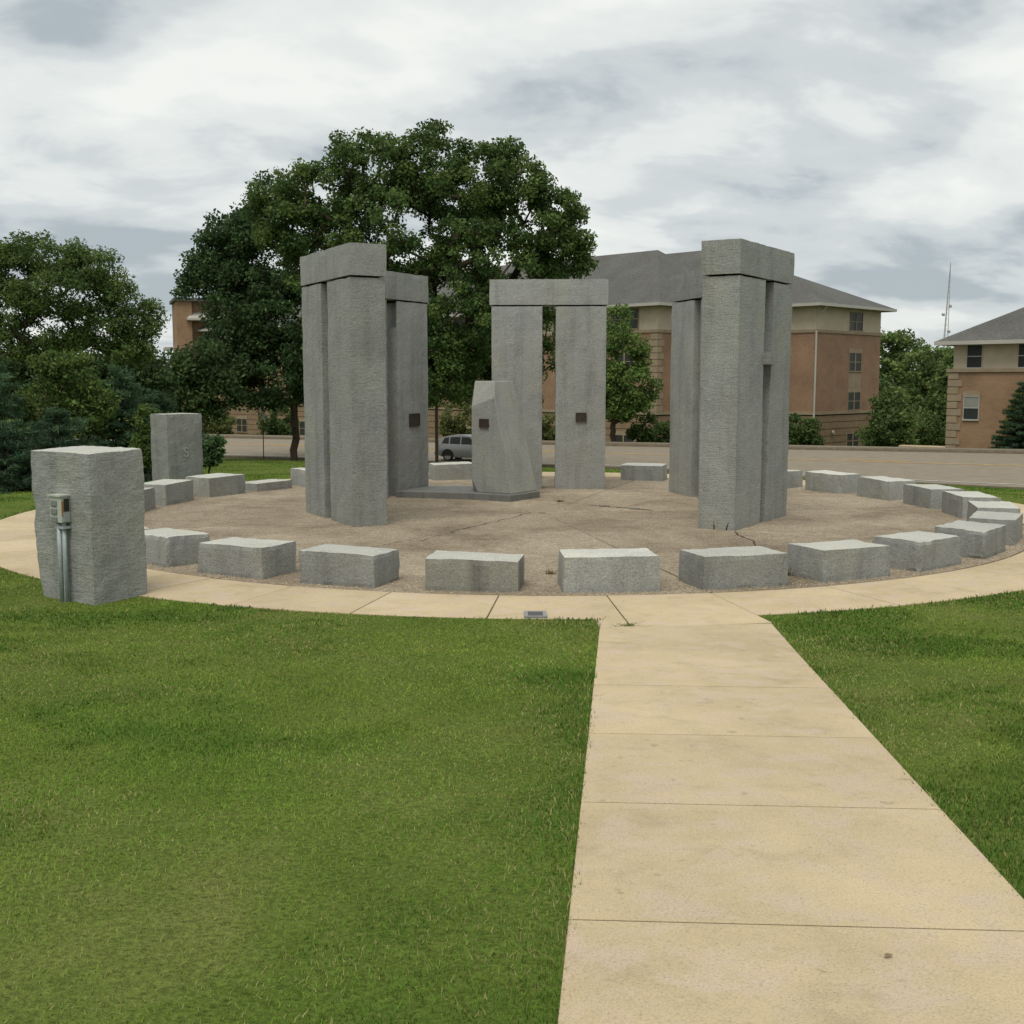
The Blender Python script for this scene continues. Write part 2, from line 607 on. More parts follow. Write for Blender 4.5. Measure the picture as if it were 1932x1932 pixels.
def smooth1(y):
    yy = np.pad(y, 2, mode='edge')
    return np.convolve(yy, k, 'valid')


ny1, fy1 = smooth1(ny1), smooth1(fy1)
NT = 9
V = []
for i, x in enumerate(xs):
    for j in range(NT):
        t = j / (NT - 1)
        V.append((x, ny1[i] + (fy1[i] - ny1[i]) * t, ROAD_Z + 0.14 * math.sin(math.pi * t)))
F = [(i * NT + j, (i + 1) * NT + j, (i + 1) * NT + j + 1, i * NT + j + 1) for i in range(len(xs) - 1) for j in range(NT - 1)]
road = obj('road', V, F, M_ASPHALT, None, True, org=(0, 0, ROAD_Z))
tag(road, 'wide pale asphalt road passing beyond the lawn', None, None, 'structure')


def strip(name, yc, half, zoff, mat, parent, tpos, x0=-80, x1=80, dash=None):
    mb = MB()
    sel = np.arange(x0, x1, 1.5)
    yy = np.interp(sel, xs, yc)
    for i in range(len(sel) - 1):
        if dash and (sel[i] % (dash[0] + dash[1])) > dash[0]:
            continue
        z = ROAD_Z + 0.14 * math.sin(math.pi * tpos) + zoff
        mb.add([(sel[i], yy[i] - half, z), (sel[i + 1], yy[i + 1] - half, z), (sel[i + 1], yy[i + 1] + half, z), (sel[i], yy[i] + half, z)], [(0, 1, 2, 3)])
    return mb.build(name, mat, parent)


strip('lane_line', ny1 + (fy1 - ny1) * 0.52, 0.15, 0.012, M_YELLOW, road, 0.52)
strip('lane_line', ny1 + (fy1 - ny1) * 0.565, 0.14, 0.012, M_YELLOW, road, 0.56, dash=(3.0, 6.0))
strip('edge_line', ny1 + (fy1 - ny1) * 0.10, 0.13, 0.016, M_WHITE, road, 0.10)
for nm, yc, sgn in (('near', ny1, -1), ('far', fy1, 1)):
    mb = MB()
    for i in range(len(xs) - 1):
        y0, y1 = yc[i], yc[i + 1]
        q = [(xs[i], y0), (xs[i + 1], y1), (xs[i + 1], y1 + sgn * 0.35), (xs[i], y0 + sgn * 0.35)]
        if sgn < 0:
            q = q[::-1]
        mb.prism(q, ROAD_Z - 0.3, ROAD_Z + 0.16)
    kb = mb.build('kerb', M_KERB)
    tag(kb, ('concrete kerb along the near edge of the road' if sgn < 0 else 'concrete kerb along the far edge of the road'), None, None, 'structure')
mb = MB()
for i in range(len(xs) - 1):
    q = [(xs[i], fy1[i] + 0.35), (xs[i + 1], fy1[i + 1] + 0.35), (xs[i + 1], fy1[i + 1] + 2.3), (xs[i], fy1[i] + 2.3)]
    mb.prism(q, ROAD_Z - 0.2, ROAD_Z + 0.20)
fw = mb.build('pavement', M_KERB)
tag(fw, 'narrow pavement along the far side of the road', None, None, 'structure')
# pale path between the two brick buildings
a0, a1 = atY(1695, 844, 97), atY(1795, 842, 93)
mb = MB().add([(a0[0], a0[1], -3.38), (a1[0], a1[1], -3.30), (a1[0] + 0.5, a1[1] + 1.2, -3.26), (a0[0] + 0.5, a0[1] + 1.2, -3.34),
               (a0[0], a0[1], -5), (a1[0], a1[1], -5), (a1[0] + 1.2, a1[1] + 2.4, -5), (a0[0] + 1.2, a0[1] + 2.4, -5)],
              [(0, 1, 2, 3), (4, 7, 6, 5), (0, 4, 5, 1), (1, 5, 6, 2), (2, 6, 7, 3), (3, 7, 4, 0)])
tag(mb.build('path', M_WALK), 'pale path leading between the two brick buildings', None, None, 'structure')

# ------------------------------------------------------------------ paved plaza inside the ring
R_PLAZA, R_IN, R_OUT = 7.0, 7.03, 8.1


def wedge(a0, a1, r0, r1, z0, z1, n=8, rfun=None):
    aa = np.radians(np.linspace(a0, a1, n))
    inner = [(CC[0] + r0 * math.cos(a), CC[1] + r0 * math.sin(a)) for a in aa]
    outer = [(CC[0] + r1 * math.cos(a), CC[1] + r1 * math.sin(a)) for a in aa]
    V, F = [], []
    for z in (z0, z1):
        for p, q in zip(inner, outer):
            V += [(p[0], p[1], z), (q[0], q[1], z)]
    m = 2 * n
    for i in range(n - 1):
        a = 2 * i
        F.append((m + a, m + a + 1, m + a + 3, m + a + 2))
        F.append((a, a + 2, a + 3, a + 1))
        F.append((a + 1, a + 3, m + a + 3, m + a + 1))
        if r0 > 0:
            F.append((a, m + a, m + a + 2, a + 2))
    F.append((0, 1, m + 1, m))
    e = 2 * (n - 1)
    F.append((e, m + e, m + e + 1, e + 1))
    return V, F


base = MB()
V, F = wedge(-180, 179.99, 0.02, 8.05, -0.16, -0.005, 90)
plaza = obj('plaza', V, F, M_JOINT, org=(CC[0], CC[1], -0.16))
tag(plaza, 'round floor of pebbly concrete inside the ring of stones', None, None, 'structure')
pj = [-120.5, -78, -40, 8, 50, 71, 118, 165, 200]
for i in range(len(pj)):
    a0, a1 = pj[i], (pj[i + 1] if i + 1 < len(pj) else pj[0] + 360)
    V, F = wedge(a0 + 0.12, a1 - 0.12, 0.06, R_PLAZA, -0.10, 0.0, 12)
    o = obj('plaza_slab', V, F, M_PLAZA, plaza)

# ring walk slabs
ring_walk = bpy.data.objects.new('ring_walk', None)
COL.objects.link(ring_walk)
ring_walk.location = (CC[0], CC[1], 0)
LOC[ring_walk] = np.array([CC[0], CC[1], 0.0])
tag(ring_walk, 'tan concrete walk circling the ring of stone blocks', None, None, 'structure')
ja = [-147.3, -138.5, -129.8, -125.7 + 4.8, -112.3, -103.65, -94.95, -86.5, -78.1, -67.7, -59.35]
ja = sorted(ja)
while ja[-1] < 212.7 - 9.5:
    ja.append(ja[-1] + 8.80)
ja.append(212.7)
for i in range(len(ja) - 1):
    a0, a1 = ja[i], ja[i + 1]
    r1 = 8.44 if (a0 > -87.5 and a1 < -77.0) else R_OUT
    g = math.degrees(0.006 / 7.5)
    V, F = wedge(a0 + g, a1 - g, R_IN, r1, -0.10, 0.004 + 0.004 * random.random(), 6)
    o = obj('walk_slab', V, F, M_WALK, ring_walk)
    m = o.modifiers.new('edge', 'BEVEL')
    m.width = 0.005
    m.segments = 2
    m.limit_method = 'ANGLE'
# fill of the slab left of the join
V, F = wedge(-88.3, -86.55, R_OUT + 0.002, 8.44, -0.10, 0.004, 3)
obj('walk_slab', V, F, M_WALK, ring_walk)

# straight walk
walk = bpy.data.objects.new('walk', None)
COL.objects.link(walk)
walk.location = (JOIN[0], JOIN[1], 0)
LOC[walk] = np.array([JOIN[0], JOIN[1], 0.0])
tag(walk, 'straight tan concrete walk running down to the stone ring', None, None, 'structure')
sj = [0.0, 1.30, 2.58, 3.85, 5.04, 6.25, 7.48, 8.7, 9.95, 11.2, 12.5]


def wp(s, t, dz=0.0):
    p = JOIN - s * WDIR + t * WNRM
    return (p[0], p[1], K_SLOPE * max(s, 0) + dz)


JG = [0.008, 0.003, 0.008, 0.006, 0.005, 0.004] + [0.004] * 6     # half widths of the joints
for i in range(len(sj) - 1):
    s0, s1 = sj[i] + JG[i], sj[i + 1] - JG[i + 1]
    mb = MB()
    skew0 = 0.16 if i == 0 else 0.03
    skew1 = 0.03
    q = [(s0 + skew0, -0.725), (s0 - skew0, 0.725), (s1 - skew1, 0.725), (s1 + skew1, -0.725)]
    top = [wp(a, b, 0.004) for a, b in q]
    bot = [wp(a, b, -0.12) for a, b in q]
    mb.add(bot + top, [(0, 1, 2, 3), (7, 6, 5, 4), (0, 4, 5, 1), (1, 5, 6, 2), (2, 6, 7, 3), (3, 7, 4, 0)])
    o = mb.build('walk_slab', M_WALK, walk)
    m = o.modifiers.new('edge', 'BEVEL')
    m.width = 0.005
    m.segments = 2
mb = MB()
q = [wp(0.17, -0.71), wp(-0.15, 0.71, -0.15 * K_SLOPE), wp(12.4, 0.71), wp(12.4, -0.71)]
mb.add([(p[0], p[1], p[2] + 0.0005) for p in q] + [(p[0], p[1], p[2] - 0.11) for p in q], [(0, 3, 2, 1), (4, 5, 6, 7), (0, 1, 5, 4), (1, 2, 6, 5), (2, 3, 7, 6), (3, 0, 4, 7)])
mb.build('joint_bed', M_JOINT, walk)

# ------------------------------------------------------------------ granite stones
_grid_cache = {}


def grid_box(nx, ny, nz):
    key = (nx, ny, nz)
    if key in _grid_cache:
        return _grid_cache[key]
    idx, P, F = {}, [], []

    def vid(i, j, k):
        q = (i, j, k)
        if q not in idx:
            idx[q] = len(P)
            P.append((i / nx, j / ny, k / nz))
        return idx[q]

    for i in range(nx):
        for j in range(ny):
            F.append((vid(i, j, 0), vid(i, j + 1, 0), vid(i + 1, j + 1, 0), vid(i + 1, j, 0)))
            F.append((vid(i, j, nz), vid(i + 1, j, nz), vid(i + 1, j + 1, nz), vid(i, j + 1, nz)))
    for i in range(nx):
        for k in range(nz):
            F.append((vid(i, 0, k), vid(i + 1, 0, k), vid(i + 1, 0, k + 1), vid(i, 0, k + 1)))
            F.append((vid(i, ny, k), vid(i, ny, k + 1), vid(i + 1, ny, k + 1), vid(i + 1, ny, k)))
    for j in range(ny):
        for k in range(nz):
            F.append((vid(0, j, k), vid(0, j, k + 1), vid(0, j + 1, k + 1), vid(0, j + 1, k)))
            F.append((vid(nx, j, k), vid(nx, j + 1, k), vid(nx, j + 1, k + 1), vid(nx, j, k + 1)))
    _grid_cache[key] = (np.array(P), F)
    return _grid_cache[key]


def stone_mesh(foot, z0, z1, res=0.09, rough=0.010, chip=0.012, seed=0, top=None, warp=None, maxn=26, tilt=None):
    """block on a four-sided footprint (counter-clockwise), surface broken up by noise; top = footprint at the top"""
    foot = np.array(foot, float)
    top = foot if top is None else np.array(top, float)
    lx = np.linalg.norm(foot[1] - foot[0])
    ly = np.linalg.norm(foot[3] - foot[0])
    n = [max(3, min(maxn, int(round(l / res)))) for l in (lx, ly, z1 - z0)]
    if z1 - z0 > 2.5:
        n[2] = min(44, int((z1 - z0) / res))
    P, F = grid_box(*n)
    s, t, w = P[:, 0], P[:, 1], P[:, 2]

    def bil(c):
        return (c[0] * ((1 - s) * (1 - t))[:, None] + c[1] * (s * (1 - t))[:, None] + c[2] * (s * t)[:, None] + c[3] * ((1 - s) * t)[:, None])

    xy = bil(foot) * (1 - w)[:, None] + bil(top) * w[:, None]
    z = z0 + (z1 - z0) * w
    if tilt is not None:
        z = z + w * (tilt[0] * (s - 0.5) + tilt[1] * (t - 0.5))
    V = np.column_stack([xy, z])
    cen = V.mean(0)
    cc = foot.mean(0)
    # outward direction in the box frame
    ex = (foot[1] - foot[0]) / lx
    ey = (foot[3] - foot[0]) / ly
    on = np.stack([(s == 1).astype(float) - (s == 0), (t == 1).astype(float) - (t == 0), (w == 1).astype(float) - (w == 0)], 1)
    nface = np.abs(on).sum(1)
    N3 = np.column_stack([on[:, 0:1] * ex + on[:, 1:2] * ey, on[:, 2]])
    N3 /= np.linalg.norm(N3, axis=1)[:, None]
    out = V.copy()
    for i in range(len(V)):
        p = V[i]
        q = Vector((p[0] * 1.0 + seed * 7.3, p[1] + seed * 3.1, p[2]))
        d = rough * (0.9 * mnoise.noise(q * 2.3) + 0.7 * mnoise.noise(q * 6.5) + 0.45 * mnoise.noise(q * 15.0))
        if nface[i] >= 2:
            c = chip * (0.12 + max(0.0, mnoise.noise(q * 4.0 + Vector((9, 9, 9)))) * 1.6 + max(0.0, mnoise.noise(q * 11.0)) * 0.8)
            d -= c * (1.0 if nface[i] == 2 else 1.5)
        if w[i] == 0:
            d = 0 if nface[i] == 1 else d
        out[i] = p + N3[i] * d
        if w[i] == 0:
            out[i][2] = z0
    if warp is not None:
        out = warp(out, s, t, w)
    return out, F


def rect(p, a, L, D):
    u = np.array([math.cos(a), math.sin(a)])
    v = np.array([-u[1], u[0]])
    p = np.array(p, float)
    return [p, p + u * L, p + u * L + v * D, p + v * D] if D > 0 else [p + v * D, p + v * D + u * L, p + u * L, p]


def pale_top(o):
    """upper face of a stone in a paler granite: light from above painted in"""
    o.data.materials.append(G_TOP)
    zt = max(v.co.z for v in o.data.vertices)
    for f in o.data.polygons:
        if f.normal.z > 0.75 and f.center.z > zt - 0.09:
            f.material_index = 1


# ---- the thirty blocks of the ring
ring = [
    (-132.5, 0.33, 'chipped granite block at the front-left, half behind the tall stone with electrical box'),
    (-120.6, 0.33, 'second granite block of the ring right of the tall stone with electrical box'),
    (-109.2, 0.33, 'third granite block of the ring right of the tall stone, horizontal seam across its face'),
    (-97.4, 0.31, 'granite block at the front of the ring with broad dark vertical stains'),
    (-85.9, 0.35, 'clean-faced granite block at the front, standing where the straight walk meets the ring'),
    (-74.4, 0.33, 'granite block at the front, directly right of the one opposite the straight walk'),
    (-63.0, 0.33, 'granite block with bluish left end, second right of the one opposite the straight walk'),
    (-51.7, 0.33, 'granite block with rough top edge, third right of the one opposite the straight walk'),
    (-40.0, 0.33, 'granite block at the right front of the ring, fourth from the straight walk'),
    (-28.0, 0.32, 'granite block at the right rim of the ring, nearer of the two seen end-on'),
    (-15.5, 0.32, 'granite block at the right rim of the ring, farther of the two seen end-on'),
    (-3.0, 0.33, 'granite block on the right side of the ring, first behind the rightmost pair seen end-on'),
    (9.1, 0.32, 'granite block on the right side of the ring, second behind the rightmost pair seen end-on'),
    (21.0, 0.34, 'granite block at the right rear of the ring, third behind the rightmost pair seen end-on'),
    (32.8, 0.35, 'long-looking granite block at the right rear, first block right of the front-right trilithon'),
    (44.7, 0.33, 'rear granite block whose end just peeps out right of the front-right trilithon'),
    (57.0, 0.33, 'granite block of the ring hidden behind the front-right trilithon'),
    (69.6, 0.32, 'granite block at the back of the ring, framed between the central and middle-right trilithons'),
    (81.5, 0.33, 'granite block of the ring hidden behind the right upright of the central trilithon'),
    (93.5, 0.33, 'granite block of the ring hidden behind the left upright of the central trilithon'),
    (105.5, 0.33, 'granite block at the back of the ring in front of the silver car'),
    (118.0, 0.33, 'granite block of the ring hidden behind the middle-left trilithon'),
    (131.5, 0.33, 'rear granite block mostly hidden by the front-left trilithon, pale left end showing'),
    (142.2, 0.15, 'very low flat granite block at the left rear, half as high as the others'),
    (153.4, 0.35, 'granite block with layered face at the left rear, just left of the very low block'),
    (166.1, 0.35, 'granite block on the left of the ring in front of the stone marked S'),
    (178.0, 0.34, 'granite block on the left of the ring, partly hidden by the tall box-bearing stone'),
    (190.0, 0.33, 'granite block of the ring hidden behind the tall stone with electrical box, farther one'),
    (202.0, 0.33, 'granite block of the ring hidden behind the tall stone with electrical box, middle one'),
    (214.5, 0.26, 'low granite block whose rounded end shows just right of the tall stone with electrical box'),
]
for i, (ang, h, lab) in enumerate(ring):
    r_ = random.Random(100 + i)
    a = math.radians(ang)
    L = 0.90 + r_.uniform(-0.03, 0.05)
    W = 0.58 + r_.uniform(-0.03, 0.03)
    c = CC + 6.545 * np.array([math.cos(a), math.sin(a)])
    th = a + math.pi / 2 + math.radians(r_.uniform(-1.5, 1.5))
    u = np.array([math.cos(th), math.sin(th)])
    v = np.array([-u[1], u[0]])

    def corner(su, sv):
        return c + u * L / 2 * su + v * W / 2 * sv + np.array([r_.uniform(-.012, .012), r_.uniform(-.012, .012)])

    foot = [corner(-1, -1), corner(1, -1), corner(1, 1), corner(-1, 1)]
    top = [np.array(p) + (c - p) * r_.uniform(0.0, 0.035) for p in foot]
    V, F = stone_mesh(foot, -0.015, h, 0.05 if i < 10 else 0.08, 0.006, 0.012 if i not in (0, 2, 7, 8) else 0.026, i + 1, top,
                      tilt=(r_.uniform(-.02, .02), r_.uniform(-.015, .015)))
    o = obj('ring_block', V, F, G_STAIN if i == 3 else G_SAWN)
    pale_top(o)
    tag(o, lab, 'stone block', 'granite blocks set in a ring')

# ---- five trilithons
TRI = [
    # corner, angle, length, signed depth, lintel underside, top, split of the two uprights, label
    ((-2.230, 16.176), 2.067, 2.104, -0.526, 3.495, 3.93, 'front-left granite trilithon, its lintel rising toward the camera', 'T1'),
    ((-1.542, 21.410), -2.104, 2.162, -0.600, 3.465, 3.937, 'middle-left granite trilithon with dark square plaque, partly hidden by the front-left one', 'T2'),
    ((-0.400, 22.003), -0.030, 2.178, 0.640, 3.461, 3.935, 'central granite trilithon seen square-on with small brown plaque', 'T3'),
    ((2.899, 21.348), -1.281, 2.155, 0.600, 3.472, 3.943, 'middle-right granite trilithon mostly hidden behind the front-right one', 'T4'),
    ((3.058, 15.765), 1.006, 2.121, 0.551, 3.480, 3.937, 'front-right granite trilithon with a small stone wedged in its gap', 'T5'),
]


def sub(c, a, L, D, s0, s1, d0=0.0, d1=1.0):
    u = np.array([math.cos(a), math.sin(a)])
    v = np.array([-u[1], u[0]])
    c = np.array(c)
    p = [c + u * L * s0 + v * D * d0, c + u * L * s1 + v * D * d0, c + u * L * s1 + v * D * d1, c + u * L * s0 + v * D * d1]
    if D < 0:
        p = [p[1], p[0], p[3], p[2]]
    return p


def taper(foot, k):
    f = np.array(foot)
    m = f.mean(0)
    return m + (f - m) * k


def notch(o, foot, z0, z1):
    """cut a recess out of a stone"""
    mb_ = MB().prism([tuple(p) for p in foot], z0, z1)
    cut = obj('cutter', mb_.V, mb_.F, M_CRACK, None, org=LOC[o])
    md = o.modifiers.new('cut', 'BOOLEAN')
    md.operation = 'DIFFERENCE'
    md.object = cut
    par, o.parent = o.parent, None
    loc, o.location = o.location.copy(), Vector(LOC[o])
    bpy.context.view_layer.update()
    me = bpy.data.meshes.new_from_object(o.evaluated_get(bpy.context.evaluated_depsgraph_get()))
    o.modifiers.clear()
    o.data = me
    o.parent, o.location = par, loc
    bpy.data.objects.remove(cut)


for n_, (c, a, L, D, zm, zt, lab, key) in enumerate(TRI):
    mid = np.mean(sub(c, a, L, D, 0, 1), 0)
    T = thing('trilithon', lab, 'trilithon', (mid[0], mid[1], 0), 0.0, 'trilithons standing in a horseshoe')
    splits = {'T1': ((0.0, 0.452), (0.575, 1.0)), 'T2': ((0.0, 0.432), (0.57, 1.0)), 'T3': ((0.006, 0.445), (0.560, 0.996)),
              'T4': ((0.0, 0.44), (0.56, 1.0)), 'T5': ((0.0, 0.462), (0.625, 1.0))}[key]
    for i, (s0, s1) in enumerate(splits):
        foot = np.array(sub(c, a, L, D, s0, s1, 0.005, 0.985))
        top = foot
        warp = None
        if key == 'T5' and i == 1:
            # this upright leans out of true: its inner edge swells toward the foot
            foot2 = np.array(sub(c, a, L, D, s0 - 0.075, s1, 0.005, 0.985))
            top, foot = foot, foot2
        V, F = stone_mesh(foot, -0.02, zm - 0.026, 0.085, 0.006, 0.008, 40 + 3 * n_ + i, top)
        mat = G_TOOL if key in ('T5', 'T1') else G_SAWN
        up_ = obj('upright', V, F, mat, T)
        if key == 'T2' and i == 0:
            notch(up_, sub(c, a, L, D, s1 - 0.17, s1 + 0.08, 0.05, 1.3), 2.98, zm + 0.2)
    V, F = stone_mesh(sub(c, a, L, D, -0.012, 1.010, -0.015, 1.012), zm, zt, 0.085, 0.006, 0.009, 60 + n_)
    obj('lintel', V, F, G_SAWN if key != 'T5' else G_TOOL, T)
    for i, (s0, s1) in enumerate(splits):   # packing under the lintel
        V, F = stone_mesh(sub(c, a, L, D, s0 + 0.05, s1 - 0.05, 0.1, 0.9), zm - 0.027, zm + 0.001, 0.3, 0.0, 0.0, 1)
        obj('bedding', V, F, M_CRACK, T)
    if key == 'T5':
        V, F = stone_mesh(sub(c, a, L, D, splits[0][1] - 0.012, splits[1][0] - 0.004, -0.16, 0.5), 2.28, 2.44, 0.04, 0.006, 0.008, 78)
        obj('wedge_stone', V, F, G_SAWN, T)

# ---- leaning gnomon stone on its slab
slab_poly = [(-2.06, 20.36), (-0.70, 19.98), (-0.03, 19.58), (0.49, 20.34), (0.42, 20.95), (-0.55, 21.35), (-1.50, 21.42)]
V, F = MB().prism(slab_poly, -0.01, 0.115).V, MB().prism(slab_poly, -0.01, 0.115).F
o = obj('base_slab', V, F, G_SLAB)
bm_ = o.modifiers.new('edge', 'BEVEL')
bm_.width = 0.012
bm_.segments = 2
tag(o, 'dark low granite slab lying between the middle-left trilithon and the leaning stone', 'stone slab')
hp = [(-0.70, 20.75, .116), (-0.66, 20.30, .116), (-0.60, 20.14, .116), (-0.012, 19.74, .116), (0.445, 20.46, .116), (0.40, 20.85, .116), (-0.30, 21.2, .116),
      (-0.703, 20.21, 1.60), (-0.300, 19.936, 1.76), (-0.300, 20.05, 2.045), (0.021, 20.555, 2.045), (-0.650, 20.48, 2.045), (-0.60, 20.85, 2.045), (-0.05, 20.95, 2.03), (-0.71, 20.80, 1.58), (-0.703, 20.21, 0.35)]
bm = bmesh.new()
for p in hp:
    bm.verts.new(p)
bmesh.ops.convex_hull(bm, input=bm.verts)
bmesh.ops.delete(bm, geom=[v for v in bm.verts if not v.link_faces], context='VERTS')
bmesh.ops.dissolve_limit(bm, angle_limit=math.radians(4), verts=bm.verts, edges=bm.edges)
bmesh.ops.bevel(bm, geom=list(bm.edges), offset=0.014, segments=2, affect='EDGES', profile=0.6)
bmesh.ops.triangulate(bm, faces=bm.faces)
bmesh.ops.subdivide_edges(bm, edges=[e for e in bm.edges if e.calc_length() > 0.25], cuts=4, use_grid_fill=True)
for v in bm.verts:
    if v.co.z > 0.13:
        v.co += v.normal * 0.004 * (mnoise.noise(v.co * 3.0) + 0.6 * mnoise.noise(v.co * 9.0))
me = bpy.data.meshes.new('leaning_stone')
org = Vector((-0.15, 20.4, 0.116))
for v in bm.verts:
    v.co -= org
bm.to_mesh(me)
bm.free()
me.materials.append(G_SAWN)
me.materials.append(granite('granite_skylit', (0.275, 0.279, 0.260), (0.355, 0.354, 0.322), 0.2, 0.35))
for f in me.polygons:      # faces leaning to the sky get a paler copy, their extra light painted in
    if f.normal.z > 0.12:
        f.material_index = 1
gn = bpy.data.objects.new('leaning_stone', me)
COL.objects.link(gn)
gn.location = org
LOC[gn] = np.array(org)
tag(gn, 'sloping five-sided granite stone with dark plaque standing inside the ring', 'standing stone')

# ---- the two tall outlying stones
F0, R0, L0 = np.array([-3.845, 10.50]), np.array([-3.515, 11.02]), np.array([-4.60, 11.05])
B0 = R0 + L0 - F0
gz = float(ground(-4.05, 11.1))


def heel_warp(V, s, t, w):
    # ragged left arris: bitten away toward the foot and at one third height
    left = (1 - s) ** 2
    bite = 0.11 * np.clip(1 - w / 0.22, 0, 1) + 0.035 * np.exp(-((w - 0.62) / 0.05) ** 2) + 0.03 * np.clip(1 - w / 0.6, 0, 1)
    bite = bite * (1 - s) ** 3
    dirv = (F0 - L0) / np.linalg.norm(F0 - L0)
    V[:, 0] += dirv[0] * bite
    V[:, 1] += dirv[1] * bite
    return V


V, F = stone_mesh([L0, F0, R0, B0], gz - 0.05, 1.40, 0.042, 0.010, 0.012, 91, None, heel_warp, maxn=34, tilt=(0.0, 0.02))
heel = obj('standing_stone', V, F, G_TOOL)
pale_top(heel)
tag(heel, 'tall rough granite stone on the lawn with an electrical box on its face', 'standing stone', 'tall stones outside the ring')
F1, R1, L1 = np.array([-7.30, 24.55]), np.array([-6.735, 25.20]), np.array([-7.75, 24.86])
B1 = R1 + L1 - F1
gz1 = float(ground(-7.2, 24.9))
V, F = stone_mesh([L1, F1, R1, B1], gz1 - 0.08, 1.345, 0.07, 0.011, 0.014, 93)
sst = obj('standing_stone', V, F, G_SAWN)
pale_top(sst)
tag(sst, 'tall granite stone carved with the letter S behind the left of the ring', 'standing stone', 'tall stones outside the ring')
# carved S on its right-hand face
fc = bpy.data.curves.new('s', 'FONT')
fc.body = 'S'
fc.size = 0.30
fc.extrude = 0.004
fc.align_x = 'CENTER'
fc.resolution_u = 4
tmp = bpy.data.objects.new('s', fc)
COL.objects.link(tmp)
dg = bpy.context.evaluated_depsgraph_get()
sm = bpy.data.meshes.new_from_object(tmp.evaluated_get(dg))
bpy.data.objects.remove(tmp)
M_CARVE = plain('carved_granite', (0.335, 0.335, 0.30), 0.9, 0.2, 0, 0.15, 40)
sm.materials.clear()
sm.materials.append(M_CARVE)
so = bpy.data.objects.new('carved_letter', sm)
COL.objects.link(so)
fd = (R1 - F1) / np.linalg.norm(R1 - F1)
nrm = np.array([fd[1], -fd[0]])
pos = F1 + fd * 0.44 + nrm * 0.007
rm = Matrix(((fd[0], 0, nrm[0]), (fd[1], 0, nrm[1]), (0, 1, 0))).to_4x4()
so.parent = sst
so.matrix_parent_inverse = Matrix.Identity(4)
so.matrix_local = Matrix.Translation(Vector((pos[0], pos[1], 0.42)) - Vector(LOC[sst])) @ rm
so['label'] = 'letter S cut into the stone'


# ---- bronze plaques
def plaque(label, c, t, n, w, h, parent_group='bronze plaques on the stones', tiltv=None):
    """c centre on the face, t along the face, n outward"""
    c, t, n = (np.array(v, float) for v in (c, t, n))
    up = np.cross(n, t)
    up = up / np.linalg.norm(up)
    if up[2] < 0:
        up = -up
    T = thing('plaque', label, 'plaque', tuple(c), 0.0, parent_group)

    def slabv(w0, w1, h0, h1, d0, d1):
        V = [c + t * x + up * z + n * d for d in (d0, d1) for z in (h0, h1) for x in (w0, w1)]
        return V, [(0, 2, 3, 1), (4, 5, 7, 6), (0, 1, 5, 4), (2, 6, 7, 3), (0, 4, 6, 2), (1, 3, 7, 5)]

    V, F = slabv(-w / 2, w / 2, -h / 2, h / 2, -0.01, 0.012)
    obj('plate', V, F, M_BRONZE, T)
    mb = MB()
    b = 0.012
    for q in ((-w / 2, w / 2, h / 2 - b, h / 2), (-w / 2, w / 2, -h / 2, -h / 2 + b), (-w / 2, -w / 2 + b, -h / 2 + b, h / 2 - b), (w / 2 - b, w / 2, -h / 2 + b, h / 2 - b)):
        V, F = slabv(*q, 0.0125, 0.020)
        mb.add(V, F)
    mb.build('rim', M_BRONZE2, T)
    return T


S19 = 1932.0 / 2448.0


def on_face(u, v, c, a):
    """native picture point -> point on the vertical plane through c with heading a"""
    d = ray(u * S19, v * S19)
    t = np.array([math.cos(a), math.sin(a)])
    n = np.array([t[1], -t[0]])
    k_ = np.dot(np.array(c), n) / np.dot(d[:2], n)
    return np.array([0, 0, CAM_H]) + d * k_


c2, a2 = TRI[1][0], TRI[1][1]
t2 = np.array([math.cos(a2), math.sin(a2), 0])
n2 = np.array([t2[1], -t2[0], 0])
n2 = n2 if n2 @ np.array([0.5, -1, 0]) > 0 else -n2
p2 = on_face(989.7, 1003.9, c2, a2)
plaque('dark square bronze plaque on the middle-left trilithon', p2 + n2 * 0.012, -t2, n2, 0.30, 0.235)
c3, a3 = TRI[2][0], TRI[2][1]
t3 = np.array([math.cos(a3), math.sin(a3), 0])
n3 = np.array([t3[1], -t3[0], 0])
p3 = on_face(1389, 997, c3, a3)
plaque('small brown bronze plaque on the right upright of the central trilithon', p3 + n3 * 0.010, t3, n3, 0.205, 0.165)
# plaque on the leaning stone: its front-left face
qa, qb, qc = np.array(hp[2]), np.array(hp[3]), np.array(hp[8])
ng = np.cross(qb - qa, qc - qa)
ng /= np.linalg.norm(ng)
if ng[1] > 0:
    ng = -ng
dg_ = ray(1158.2 * S19, 1011.8 * S19)
og = np.array([0, 0, CAM_H])
kg = np.dot(qa - og, ng) / np.dot(dg_, ng)
pg = og + dg_ * kg
tg = np.cross(np.array([0, 0, 1.0]), ng)
tg /= np.linalg.norm(tg)
plaque('dark bronze plaque on the sloping stone', pg + ng * 0.012, tg, ng, 0.19, 0.15)

# ---- electrical box with conduits on the near standing stone
fdir = np.array([(F0 - L0)[0], (F0 - L0)[1], 0.0])
fdir /= np.linalg.norm(fdir)
fn = np.array([fdir[1], -fdir[0], 0.0])
pb = on_face(162, 1216, F0, math.atan2(fdir[1], fdir[0]))
bx = thing('electrical_box', 'grey outdoor electrical outlet box with steel conduits fixed to the tall stone', 'electrical box', (pb[0], pb[1], gz), 0.0)


